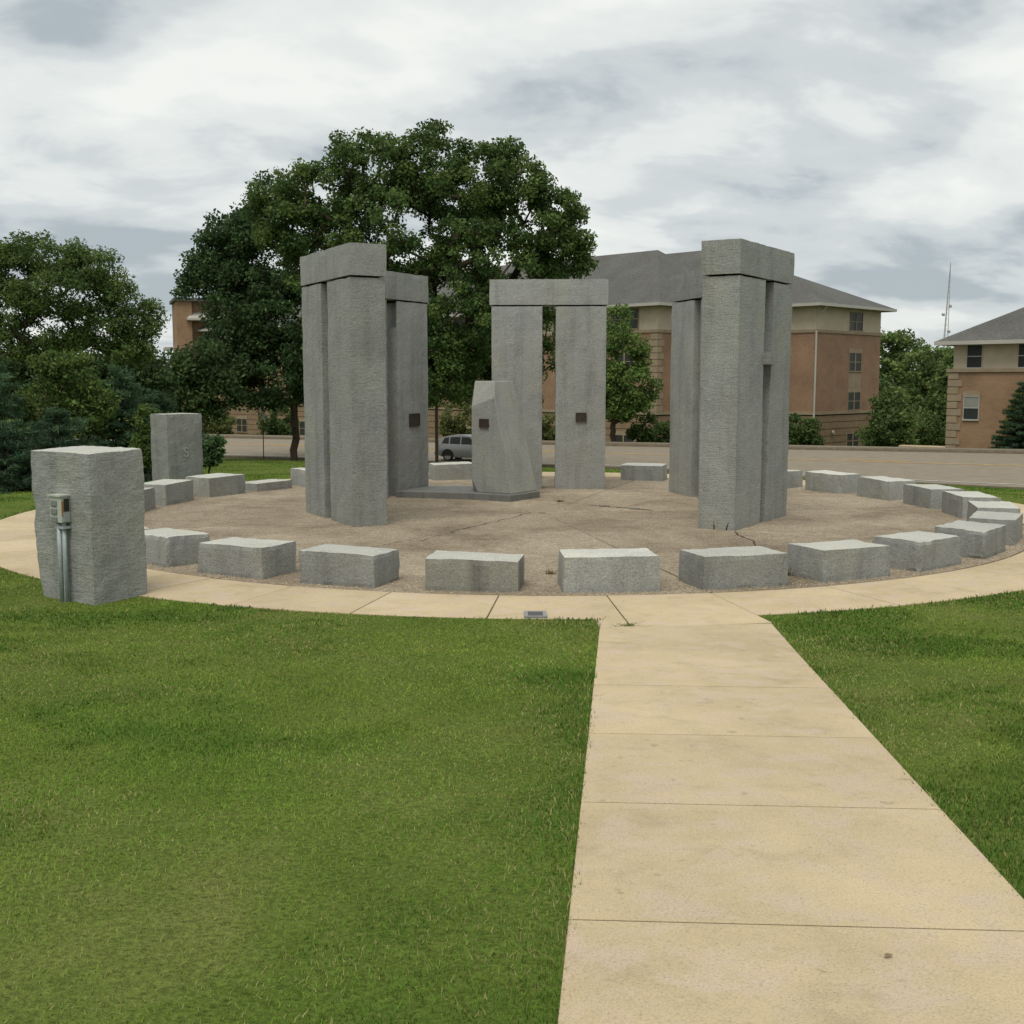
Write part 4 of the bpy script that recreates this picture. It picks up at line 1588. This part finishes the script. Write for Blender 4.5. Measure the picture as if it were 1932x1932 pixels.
blue = [(0.021, 0.042, 0.021), (0.044, 0.076, 0.036)]
dk = [(0.016, 0.032, 0.017), (0.036, 0.062, 0.030)]
conifer('conifer', 'dark bluish conifer at the left edge behind the tall stone with electrical box', gpt(-20, 27.0), 3.2, 1.75, 21, blue, 'conifer', 'conifers beside the ring', 50, 15)
conifer('conifer', 'bluish conifer with layered branches just left of the stone marked S', gpt(232, 29.0), 2.9, 1.45, 22, blue, 'conifer', 'conifers beside the ring', 50, 15)
conifer('conifer', 'low dark conifer spreading behind the top of the tall stone with electrical box', gpt(110, 25.6), 1.75, 1.7, 23, dk, 'conifer', 'conifers beside the ring', 60, 9)
conifer('conifer', 'dark low conifer hugging the grass at the far left edge', gpt(15, 25.0), 1.45, 1.5, 24, dk, 'conifer', 'conifers beside the ring', 60, 8)
conifer('conifer', 'slim dark conifer behind the left conifers under the airy tree', gpt(300, 33.0), 2.5, 1.2, 25, dk, 'conifer', 'conifers beside the ring', 45, 12)
yg = [(0.034, 0.058, 0.015), (0.066, 0.094, 0.024)]
BY = 28.0
tree('leafy_shrub', 'tall yellow-green leafy shrub between the two bluish conifers', 'shrub', gpt(130, BY), atY(130, 860, BY),
     [lobe(125, 700, 45, 40, BY), lobe(100, 760, 60, 50, BY), lobe(165, 770, 50, 50, BY), lobe(130, 830, 75, 50, BY), lobe(90, 690, 22, 26, BY)], 190, 70, 0.26, 0.055, yg, 31, 0.05, 0.5, 0.5, crown='foliage')
tree('leafy_shrub', 'small bright green shrub touching the left of the stone marked S', 'shrub', gpt(278, 27.5), atY(278, 850, 27.5),
     [lobe(278, 800, 20, 38, 27.5), lobe(272, 845, 22, 35, 27.5)], 60, 60, 0.16, 0.045, yg, 32, 0.03, 0.5, 0.5, crown='foliage')
GYd = 31.0
tree('leafy_shrub', 'green shrub with spreading leaf sprays just right of the stone marked S', 'shrub', gpt(395, GYd), atY(395, 862, GYd),
     [lobe(388, 842, 22, 18, GYd), lobe(410, 832, 15, 6, GYd), lobe(410, 850, 14, 6, GYd), lobe(388, 866, 26, 12, GYd), lobe(400, 860, 22, 10, GYd)], 100, 45, 0.15, 0.055, [(0.028, 0.052, 0.020), (0.052, 0.088, 0.034)], 33, 0.03, 0.5, 0.45, crown='foliage')


def farz(Y, x):
    return float(ground(x, Y)) - 0.1


def fbase(u, Y):
    x_ = (u - 966.0) / (FOC * 1932.0) * Y
    return np.array([x_, Y, farz(Y, x_)])


# far side of the road
PY = 86.0
tree('young_tree', 'young cone-shaped green tree seen between the central and middle-right trilithons', 'tree', fbase(1157, PY), atY(1157, 790, PY),
     [lobe(1165, 610, 28, 34, PY), lobe(1165, 670, 60, 50, PY), lobe(1175, 730, 70, 45, PY), lobe(1165, 765, 58, 26, PY), lobe(1120, 720, 55, 50, PY)], 260, 80, 0.62, 0.13,
     [(0.038, 0.066, 0.017), (0.082, 0.122, 0.032)], 41, 0.2, 0.5, crown='crown')


def bush(label, u, v, ru, rv, Y, cols, seed, n_=70, per=60, sp=0.45, size=0.12):
    tree('bush', label, 'bush', fbase(u, Y), atY(u, v + rv * 0.4, Y), [lobe(u, v, ru, rv, Y), lobe(u + ru * 0.4, v + rv * 0.35, ru * 0.7, rv * 0.7, Y), lobe(u - ru * 0.4, v + rv * 0.4, ru * 0.6, rv * 0.65, Y)],
         n_, per, sp, size, cols, seed, 0.06, 0.5, group='bushes along the far side of the road', crown='foliage')


gm = [(0.026, 0.044, 0.014), (0.055, 0.080, 0.024)]
ol = [(0.050, 0.060, 0.020), (0.085, 0.092, 0.032)]
bush('rounded green bush against the brick wall right of the young cone-shaped tree', 1228, 815, 40, 30, 87, gm, 51)
bush('dark green bush by the road just right of the front-right trilithon', 1512, 815, 34, 38, 86, gm, 52)
bush('olive bush behind the silver car', 866, 795, 36, 38, 90, ol, 53)
bush('speckled olive bush showing in the slot of the central trilithon', 1040, 812, 30, 32, 88, ol, 54)
bush('dark bush behind the bare trunk of the dark dense tree', 525, 795, 34, 32, 98, gm, 55)
bush('olive bush at the far kerb left of the low wall windows', 405, 795, 34, 34, 98, ol, 56)
bush('small dark bush at the left side of the right-hand brick building', 1760, 815, 40, 26, 104, gm, 57)
bush('low dark bush at the foot of the right corner of the main brick building', 1672, 815, 28, 28, 98, gm, 58)
conifer('conifer', 'dark pointed conifer at the right edge before the right-hand brick building', fbase(1925, 77.5), 4.6, 1.9, 59, dk, 'conifer', None, 40, 13, 0.16)
tree('leafy_shrub', 'yellowish shrub at the right edge above the pointed conifer', 'shrub', fbase(1935, 80.0), atY(1933, 800, 80.0),
     [lobe(1935, 765, 22, 30, 80.0), lobe(1930, 800, 30, 34, 80.0)], 60, 60, 0.4, 0.11, [(0.075, 0.075, 0.022), (0.12, 0.115, 0.035)], 60, 0.06, 0.5, crown='foliage')
# trees in the gap between the brick buildings
gp = [(0.040, 0.062, 0.020), (0.085, 0.118, 0.038)]
for i, (lab, u, Y, lb_) in enumerate([
    ('tall tree rising behind the right corner of the main brick building', 1690, 150, [(1685, 665, 50, 40), (1660, 650, 40, 28), (1715, 690, 45, 45), (1690, 750, 60, 60)]),
    ('broad green tree in the middle of the gap between the buildings', 1745, 138, [(1745, 700, 55, 45), (1770, 720, 40, 60), (1735, 760, 60, 50), (1785, 690, 30, 30)]),
    ('pointed young green tree before the gap between the buildings', 1682, 100, [(1680, 755, 28, 30), (1688, 795, 42, 36), (1675, 825, 50, 25)]),
    ('dark tree tucked behind the left corner of the right-hand brick building', 1795, 128, [(1790, 760, 40, 50), (1770, 800, 45, 35), (1815, 700, 40, 50)]),
]):
    tree('distant_tree', lab, 'tree', fbase(u, Y), atY(u, 800, Y), [lobe(*q, Y) for q in lb_], 150, 60, 0.011 * Y * 0.7, 0.0017 * Y, gp, 70 + i, 0.3, 0.55, group='trees between the brick buildings', min_r=0.03)

# far woods closing the horizon
r_ = np.random.default_rng(90)
wc = []
for an in np.linspace(-62, 62, 150):
    d_ = r_.uniform(235, 300)
    x_, y_ = d_ * math.sin(math.radians(an)), d_ * math.cos(math.radians(an))
    hh_ = r_.uniform(7, 12)
    for q in range(16):
        e_ = r_.standard_normal(3)
        e_ /= np.linalg.norm(e_)
        wc.append((x_ + e_[0] * 5.0, y_ + e_[1] * 5.0, -5 + hh_ * 0.5 + e_[2] * hh_ * 0.5))
V, F, tint = leaf_mesh(np.array(wc), 26, 2.4, 0.75, [(0.030, 0.046, 0.020), (0.055, 0.075, 0.032)], r_)
tag(bulk('distant_woods', V, F, M_LEAF, None, tint, org=(0, 0, -5)), 'far-off green woods along the horizon', None, None, 'stuff')

# ------------------------------------------------------------------ brick buildings


def FV(o_, e, n_, x, z, d):
    """point on a facade: x along e, z up, d outward"""
    return (o_[0] + e[0] * x + n_[0] * d, o_[1] + e[1] * x + n_[1] * d, z)


def fbox(mb, o_, e, n_, x0, x1, z0, z1, d0, d1):
    V = [FV(o_, e, n_, x, z, d) for z in (z0, z1) for d in (d0, d1) for x in (x0, x1)]
    F = [(0, 1, 3, 2), (4, 6, 7, 5), (0, 4, 5, 1), (2, 3, 7, 6), (0, 2, 6, 4), (1, 5, 7, 3)]
    mb.add(V, F)
    return mb


def window(parent, o_, e, n_, xc, z0, z1, w, rows=2, cols=2, header=None, blind=False):
    fr_ = MB()
    x0, x1 = xc - w / 2, xc + w / 2
    fbox(fr_, o_, e, n_, x0 - 0.07, x1 + 0.07, z0 - 0.10, z0, 0.0, 0.10)
    fbox(fr_, o_, e, n_, x0 - 0.05, x1 + 0.05, z1, z1 + 0.05, 0.0, 0.06)
    fbox(fr_, o_, e, n_, x0 - 0.05, x0, z0, z1, 0.0, 0.06)
    fbox(fr_, o_, e, n_, x1, x1 + 0.05, z0, z1, 0.0, 0.06)
    for c_ in range(1, cols):
        xm = x0 + (x1 - x0) * c_ / cols
        fbox(fr_, o_, e, n_, xm - 0.06, xm + 0.06, z0, z1, 0.0, 0.055)
    for r_ in range(1, rows):
        zm_ = z0 + (z1 - z0) * r_ / rows
        fbox(fr_, o_, e, n_, x0, x1, zm_ - 0.03, zm_ + 0.03, 0.0, 0.05)
    wo_ = fr_.build('window', M_STONE2 if cols > 1 else M_TRIM, parent)
    for c_ in range(cols):
        for r_ in range(rows):
            a_ = x0 + (x1 - x0) * c_ / cols + (0.06 if c_ else 0)
            b_ = x0 + (x1 - x0) * (c_ + 1) / cols - (0.06 if c_ < cols - 1 else 0)
            p0 = z0 + (z1 - z0) * r_ / rows + (0.03 if r_ else 0)
            p1 = z0 + (z1 - z0) * (r_ + 1) / rows - (0.03 if r_ < rows - 1 else 0)
            mb_ = fbox(MB(), o_, e, n_, a_, b_, p0, p1, 0.004, 0.018)
            mb_.build('pane', M_BLIND if (blind and r_ == rows - 1) else M_GLASS, wo_)
    if header is not None:
        fbox(MB(), o_, e, n_, x0 - 0.12, x1 + 0.12, z1 + 0.055, z1 + header, 0.0, 0.045).build('window_head', M_STONE2, parent)
    return wo_


def hip_roof(parent, x0, x1, y0, y1, ze, rise, over=0.0, inset=None, name='roof', open_end=False):
    """hip roof on a local rectangle, ridge along the longer y side"""
    hw_ = (x1 - x0) / 2
    ins = hw_ if inset is None else inset
    xm = (x0 + x1) / 2
    ye = y1 if open_end else y1 - ins
    V = [(x0, y0, ze), (x1, y0, ze), (x1, y1, ze), (x0, y1, ze), (xm, y0 + ins, ze + rise), (xm, ye, ze + rise)]
    F = [(0, 1, 4), (1, 2, 5, 4), (2, 3, 5), (3, 0, 4, 5), (0, 3, 2, 1)]
    rf = obj(name, V, F, M_ROOF, parent)
    g_ = MB()
    for (a_, b_) in (((x0, y0), (x1, y0)), ((x1, y0), (x1, y1)), ((x0, y1), (x0, y0))):
        a_, b_ = np.array(a_), np.array(b_)
        d_ = (b_ - a_) / np.linalg.norm(b_ - a_)
        n_ = np.array([d_[1], -d_[0]])
        fbox(g_, a_, d_, n_, -0.05, np.linalg.norm(b_ - a_) + 0.05, ze - 0.26, ze - 0.01, -0.02, 0.13)
    g_.build('gutter', M_TRIM, rf)
    return rf


r2 = 2 ** -0.5
Ow = 88.9 * np.array([r2, r2]) + 52.3 * np.array([-r2, r2])
mainb = thing('brick_building', 'long four-storey brick and stucco building with grey hip roofs beyond the road', 'building', (Ow[0], Ow[1], -5.0), math.radians(45))
EX, EY = np.array([1.0, 0]), np.array([0, 1.0])
# local z is measured from the ground of the building: world z = local z - ... keep the empty at -5 and lift everything by +5
LZ = 5.0


def wallbox(name, x0, x1, y0, y1, z0, z1, mat):
    return MB().box(x0, x1, y0, y1, z0 + LZ, z1 + LZ).build(name, mat, mainb)


# wing with its end toward the road (x 0..11.5, y 0..)
wallbox('brick_wall', 0, 11.5, 0, 24, -0.62, 6.15, M_BRICK)
wallbox('stucco_wall', 0.02, 11.48, 0.02, 24, 6.40, 8.50, M_STUCCO)
wallbox('string_course', -0.10, 11.60, -0.10, 24, 6.15, 6.40, M_STONE2)
wallbox('string_course', -0.08, 11.58, -0.08, 24, -0.88, -0.62, M_STONE2)
# long wing (x -9.5..8, y 9.55..)
wallbox('brick_wall', -9.5, -0.01, 9.55, 85, -0.62, 6.15, M_BRICK)
wallbox('stucco_wall', -9.48, -0.01, 9.57, 85, 6.40, 8.50, M_STUCCO)
wallbox('string_course', -9.60, -0.12, 9.45, 85, 6.15, 6.40, M_STONE2)
wallbox('string_course', -9.58, -0.12, 9.47, 85, -0.88, -0.62, M_STONE2)
# rusticated ground storey, one object per course
zc = -5.2
ci = 0
while zc < -0.95:
    z1_ = min(zc + 0.56, -0.90)
    wallbox('stone_course', 0.0, 11.5, 0.0, 20, zc, z1_, M_STONE)
    wallbox('stone_course', -9.5, -0.01, 9.55, 85, zc, z1_, M_STONE)
    wallbox('joint_course', 0.05, 11.45, 0.05, 20, z1_, z1_ + 0.05, M_CRACK)
    wallbox('joint_course', -9.45, -0.02, 9.60, 85, z1_, z1_ + 0.05, M_CRACK)
    zc = z1_ + 0.05
hip_roof(mainb, -0.9, 12.4, -0.9, 26, 8.6 + LZ, 3.05)
hip_roof(mainb, -10.4, 7.6, 8.65, 86, 8.62 + LZ, 5.55, inset=7.3)
hip_roof(mainb, -3.5, 16.5, 9.6, 60, 8.64 + LZ, 6.15, inset=6.4)
wallbox('stucco_wall', 0.4, 14.0, 13, 58, 5.0, 8.5, M_STUCCO)
# windows on the end face
eo, en = np.array([0.0, 0.0]), np.array([0, -1.0])
for z0_, z1_, hd in ((6.50, 8.05, None), (2.92, 4.50, 0.42), (-0.54, 1.0, 0.42), (-4.0, -2.70, None)):
    window(mainb, eo, EX, en, 6.92, z0_ + LZ, z1_ + LZ, 2.15, 2, 2, hd)
fbox(MB(), eo, EX, en, 5.80, 8.05, 1.44 + LZ, 2.78 + LZ, 0.0, 0.04).build('spandrel', M_STONE2, mainb)
# downpipe near the corner and its crooked top
MB().tube([(0.25, -0.95, 8.35 + LZ), (0.22, -0.5, 7.9 + LZ), (0.12, -0.16, 7.6 + LZ)], [0.07] * 3, 6).build('downpipe', M_TRIM, mainb)
MB().tube([(-0.12, -0.16, 6.3 + LZ), (-0.12, -0.16, 2.0 + LZ), (-0.12, -0.14, -2.9 + LZ)], [0.085] * 3, 6).build('downpipe', M_TRIM, mainb)
MB().tube([(3.2, -0.13, -2.45 + LZ), (3.2, -0.25, -2.45 + LZ)], [0.16, 0.16], 8).build('wall_lamp', M_TRIM, mainb)
# long wing, face toward the oak (outward -x) with its windows
lo_, le, ln = np.array([-9.5, 9.55]), EY, np.array([-1.0, 0])
for i in range(11):
    xc = 3.6 + 6.9 * i
    for z0_, z1_, hd in ((6.55, 8.2, None), (2.92, 4.50, 0.4), (-0.54, 1.0, 0.4), (-4.35, -2.75, 0.35)):
        window(mainb, lo_, le, ln, xc, z0_ + LZ, z1_ + LZ, 2.3 if z0_ < 6 else 3.0, 2, 2, hd)
# face of the long wing toward the notch (outward -y)
no_, ne, nn_ = np.array([-9.5, 9.55]), EX, np.array([0, -1.0])
for z0_, z1_, hd in ((6.55, 8.2, None), (2.92, 4.50, 0.4), (-0.54, 1.0, 0.4)):
    window(mainb, no_, ne, nn_, 5.2, z0_ + LZ, z1_ + LZ, 2.1, 2, 2, hd)
# quoins up the corner of the long wing
zc, kq = -0.60, 0
while zc < 6.0:
    wq = 1.05 if kq % 2 == 0 else 0.7
    mbq = MB()
    fbox(mbq, lo_, le, ln, -0.05, wq, zc + LZ, zc + 0.50 + LZ, 0.0, 0.05)
    fbox(mbq, no_, ne, nn_, 0.0, wq * 0.8, zc + LZ, zc + 0.50 + LZ, 0.0, 0.049)
    mbq.build('quoin', M_STONE2, mainb)
    zc += 0.56
    kq += 1

# right-hand building
rb = thing('brick_building', 'lower brick and stucco building with hip roof at the right edge', 'building', (31.77, 84.0, -4.6), math.radians(-45))
LZ2 = 4.6


def rbox(name, x0, x1, y0, y1, z0, z1, mat):
    return MB().box(x0, x1, y0, y1, z0 + LZ2, z1 + LZ2).build(name, mat, rb)


rbox('brick_wall', -0.2, 22, -0.2, 13, -4.8, 2.66, M_BRICK2)
rbox('stucco_wall', 0, 21.8, 0, 12.8, 2.90, 4.80, M_STUCCO)
rbox('string_course', -0.35, 22.1, -0.35, 13.1, 2.66, 2.90, M_STONE2)
rf = MB()
V = [(-0.95, -0.95, 4.86 + LZ2), (22.8, -0.95, 4.86 + LZ2), (22.8, 13.8, 4.86 + LZ2), (-0.95, 13.8, 4.86 + LZ2), (6.4, 6.4, 8.9 + LZ2), (15.4, 6.4, 8.9 + LZ2)]
rfo = obj('roof', V, [(0, 1, 5, 4), (1, 2, 5), (2, 3, 4, 5), (3, 0, 4), (3, 2, 1, 0)], M_ROOF, rb)
g_ = MB()
fbox(g_, np.array([-0.95, -0.95]), EX, np.array([0, -1.0]), -0.05, 23.8, 4.58 + LZ2, 4.85 + LZ2, -0.02, 0.12)
fbox(g_, np.array([-0.95, -0.95]), EY, np.array([-1.0, 0]), 0.0, 14.8, 4.58 + LZ2, 4.85 + LZ2, -0.02, 0.12)
g_.build('gutter', M_TRIM, rfo)
ro, rn = np.array([-0.2, -0.2]), np.array([0, -1.0])
for i in range(6):
    xc = 1.73 + 3.6 * i
    window(rb, ro + [0, 0.2], EX, rn, xc, 2.98 + LZ2, 4.55 + LZ2, 1.05, 2, 1, None)
    window(rb, ro, EX, rn, xc, -0.68 + LZ2, 0.92 + LZ2, 1.05, 2, 1, 0.40, blind=True)
zc, kq = -4.6, 0
while zc < 2.2:
    wq = 1.0 if kq % 2 == 0 else 0.72
    mbq = fbox(MB(), ro, EX, rn, -0.05, wq, zc + LZ2, zc + 0.46 + LZ2, 0.0, 0.06)
    fbox(mbq, ro, EY, np.array([-1.0, 0]), 0.0, wq, zc + LZ2, zc + 0.46 + LZ2, 0.0, 0.05)
    mbq.build('quoin', M_STONE2, rb)
    zc += 0.52
    kq += 1

# brick tower block far left, above the trees
tp = atY(326, 566, 150.0)
tw = thing('brick_building', 'brick tower block showing above the trees left of the great oak', 'building', (tp[0], tp[1], -5.0), math.radians(20))
MB().box(0.4, 2.3, 0.0, 8, 0, 17.2).build('brick_pier', M_BRICK2, tw)
MB().box(2.3, 9.0, 1.0, 8, 0, 17.2).build('brick_wall', M_BRICK, tw)
MB().box(4.3, 5.6, 0.2, 1.0, 0, 14.2).build('brick_pier', M_BRICK2, tw)
MB().box(0.1, 9.3, -0.4, 8.3, 17.2, 17.6).build('cornice', M_ROOF, tw)
MB().add([(1.6, -0.8, 15.0), (9.5, -0.8, 15.0), (9.5, 1.1, 15.9), (2.6, 1.1, 15.9), (1.6, -0.8, 14.75), (9.5, -0.8, 14.75), (9.5, 1.1, 14.75), (1.6, 1.1, 14.75)],
         [(0, 1, 2, 3), (4, 7, 6, 5), (0, 4, 5, 1), (1, 5, 6, 2), (2, 6, 7, 3), (3, 7, 4, 0)]).build('canopy_roof', M_TRIM, tw)
MB().box(5.6, 9.0, 0.6, 1.0, 11.3, 11.8).build('string_course', M_TRIM, tw)
MB().box(-1.1, 0.4, 0.5, 5, 11.0, 11.35).build('eave', M_TRIM, tw)

# ------------------------------------------------------------------ radio mast
my = 400.0
m0 = atY(1779, 700, my)
zt_ = atY(1788, 492, my)[2]
mast = thing('radio_mast', 'tall pale lattice radio mast far off between the buildings', 'mast', (m0[0], m0[1], -5.0))
tops = np.array([m0[0] + 1.1, m0[1], zt_])
legs = [np.array([m0[0] + dx, m0[1] + dy, -5.0]) for dx, dy in ((-1.5, -0.6), (1.1, -0.6), (-0.2, 1.3))]
for l_ in legs:
    MB().tube([l_, tops + (l_ - tops) * 0.01], [0.13, 0.10], 5).build('leg', M_MASTM, mast)
lat = MB()
for i in range(26):
    f0, f1 = i / 26.0, (i + 1) / 26.0
    for a_ in range(3):
        p_ = legs[a_] + (tops - legs[a_]) * f0 * 0.98
        q_ = legs[(a_ + 1) % 3] + (tops - legs[(a_ + 1) % 3]) * f1 * 0.98
        lat.tube([p_, q_], [0.03, 0.03], 3, False)
lat.build('lattice', M_MASTM, mast)
for f_, dx in ((0.62, -1.0), (0.68, 1.1), (0.5, 1.4)):
    p_ = legs[0] + (tops - legs[0]) * f_
    MB().tube([p_ + [dx - 0.4, -0.4, 0], p_ + [dx + 0.4, -0.4, 0]], [0.5, 0.5], 8).build('dish', M_MASTM, mast)

# ------------------------------------------------------------------ roadside posts
pp = gpt(824, 62.5)
post = MB().tube([pp, pp + [0, 0, 2.5], pp + [0, 0, 5.0]], [0.095, 0.09, 0.085], 10).build('roadside_post', M_WOODPOST)
tag(post, 'thick brown post standing at the roadside left of the silver car', 'post')
pp = gpt(497, 66.5)
sp_ = thing('sign_post', 'thin rusty sign post on the grass edge left of the bare tree trunk', 'sign post', tuple(pp))
MB().tube([pp, pp + [0, 0, 3.05]], [0.028, 0.028], 6).build('pole', M_RUST, sp_)
sgp = MB()
fbox(sgp, pp[:2], np.array([0.12, 0.993]), np.array([0.993, -0.12]), -0.28, 0.28, pp[2] + 2.35, pp[2] + 3.0, 0.03, 0.034)
sgp.build('sign_plate', M_GALV, sp_)

# ------------------------------------------------------------------ silver car
car = thing('parked_car', 'silver hatchback on the road, half hidden behind the sloping stone', 'car', (-4.15, 67.0, ROAD_Z + 0.03), math.radians(-20))
HWD = 0.86
# side outline stations: x, sill z, belt z, half width
stt = [(0.00, 0.52, 0.80, 0.70), (0.06, 0.40, 0.92, 0.78), (0.30, 0.30, 0.98, 0.84), (0.9, 0.24, 0.98, HWD), (1.8, 0.22, 0.95, HWD), (2.7, 0.22, 0.93, HWD), (3.3, 0.24, 0.90, 0.85), (3.8, 0.28, 0.80, 0.82), (4.1, 0.34, 0.68, 0.74), (4.22, 0.42, 0.58, 0.62)]
V, F = [], []
for (x_, zs, zb_, hw_) in stt:
    ring_ = [(-hw_ * 0.92, zs), (-hw_, zs + 0.12), (-hw_, zb_ - 0.10), (-hw_ * 0.93, zb_), (hw_ * 0.93, zb_), (hw_, zb_ - 0.10), (hw_, zs + 0.12), (hw_ * 0.92, zs)]
    V += [(x_, y_, z_) for y_, z_ in ring_]
for i in range(len(stt) - 1):
    for j in range(8):
        F.append((i * 8 + j, i * 8 + (j + 1) % 8, (i + 1) * 8 + (j + 1) % 8, (i + 1) * 8 + j))
F += [tuple(range(7, -1, -1)), tuple(range((len(stt) - 1) * 8, len(stt) * 8))]
body = obj('body', V, F, M_SILVER, car, True)
body.modifiers.new('es', 'EDGE_SPLIT').split_angle = math.radians(40)
# greenhouse
gh = [(0.16, 0.95, 0.80), (0.42, 1.36, 0.64), (0.85, 1.47, 0.62), (1.6, 1.49, 0.62), (2.2, 1.42, 0.62), (2.95, 0.93, 0.78)]
V, F = [], []
for x_, z_, hw_ in gh:
    V += [(x_, -hw_, z_), (x_, hw_, z_)]
xb = [0.16, 0.6, 1.1, 1.6, 2.2, 2.95]
nb_ = len(V)
for x_ in xb:
    V += [(x_, -0.80, 0.93), (x_, 0.80, 0.93)]
for i in range(5):
    a_, b_ = 2 * i, 2 * i + 2
    F.append((a_, b_, b_ + 1, a_ + 1))
    F.append((nb_ + a_, nb_ + b_, b_, a_))
    F.append((a_ + 1, b_ + 1, nb_ + b_ + 1, nb_ + a_ + 1))
cab = obj('roof', V, F, M_SILVER, car, True)
cab.modifiers.new('es', 'EDGE_SPLIT').split_angle = math.radians(35)


def sidewin(poly, name='window'):
    for sg in (-1, 1):
        Vw = []
        for x_, z_ in poly:
            zr = np.interp(x_, [g[0] for g in gh], [g[1] for g in gh])
            f_ = (z_ - 0.93) / max(0.05, zr - 0.93)
            hw_ = 0.80 + (np.interp(x_, [g[0] for g in gh], [g[2] for g in gh]) - 0.80) * f_
            Vw.append((x_, sg * (hw_ + 0.012), z_))
        obj(name, Vw, [tuple(range(len(Vw)))] if sg < 0 else [tuple(range(len(Vw)))[::-1]], M_GLASS, car)


sidewin([(0.42, 1.02), (0.85, 1.00), (0.85, 1.36), (0.58, 1.33)])
sidewin([(0.93, 1.00), (1.55, 0.99), (1.55, 1.39), (0.93, 1.37)])
sidewin([(1.63, 0.99), (2.55, 0.98), (2.10, 1.36), (1.63, 1.39)])
obj('rear_window', [(0.19, -0.62, 1.03), (0.19, 0.62, 1.03), (0.385, 0.55, 1.33), (0.385, -0.55, 1.33)], [(0, 3, 2, 1)], M_GLASS, car)
obj('windscreen', [(2.86, -0.66, 1.01), (2.86, 0.66, 1.01), (2.28, 0.56, 1.39), (2.28, -0.56, 1.39)], [(0, 1, 2, 3)], M_GLASS, car)
for sg in (-1, 1):
    for xw in (0.82, 3.38):
        wv = MB()
        prof = [(0.0, 0.22), (0.02, 0.30), (0.08, 0.32), (0.16, 0.32), (0.20, 0.29)]
        V, F = [], []
        NS = 18
        for d_, rr_ in prof:
            for s_ in range(NS):
                an = 2 * math.pi * s_ / NS
                V.append((xw + rr_ * math.cos(an), sg * (0.87 - d_), 0.32 + rr_ * math.sin(an)))
        for i in range(len(prof) - 1):
            for s_ in range(NS):
                F.append((i * NS + s_, i * NS + (s_ + 1) % NS, (i + 1) * NS + (s_ + 1) % NS, (i + 1) * NS + s_))
        wl = obj('wheel', V, F, M_BLACK, car, True)
        V = [(xw, sg * 0.855, 0.32)] + [(xw + 0.215 * math.cos(2 * math.pi * s_ / NS), sg * 0.865, 0.32 + 0.215 * math.sin(2 * math.pi * s_ / NS)) for s_ in range(NS)]
        obj('rim', V, [(0, 1 + s_, 1 + (s_ + 1) % NS) for s_ in range(NS)], M_BOXDARK, wl)
        V = [(xw, sg * 0.868, 0.34)] + [(xw + 0.375 * math.cos(math.pi * s_ / NS - 0.15), sg * 0.868, 0.33 + 0.375 * math.sin(math.pi * s_ / NS - 0.15)) for s_ in range(NS + 3)]
        obj('wheel_arch', V, [(0, 1 + s_, 2 + s_) for s_ in range(NS + 2)], M_BLACK, car)
    obj('tail_light', [(0.035, sg * 0.60, 0.74), (0.075, sg * 0.83, 0.74), (0.085, sg * 0.80, 0.93), (0.045, sg * 0.60, 0.92)], [(0, 1, 2, 3)], M_TAIL, car)
    obj('headlight', [(4.14, sg * 0.55, 0.52), (4.0, sg * 0.80, 0.54), (3.93, sg * 0.79, 0.68), (4.10, sg * 0.56, 0.64)], [(0, 1, 2, 3)], M_HEADL, car)
    MB().box(2.45, 2.62, sg * 0.98 - 0.08, sg * 0.98 + 0.08, 0.93, 1.05).build('mirror', M_SILVER, car)
MB().box(-0.05, 0.06, -0.74, 0.74, 0.34, 0.52).build('bumper', M_SILVER, car)
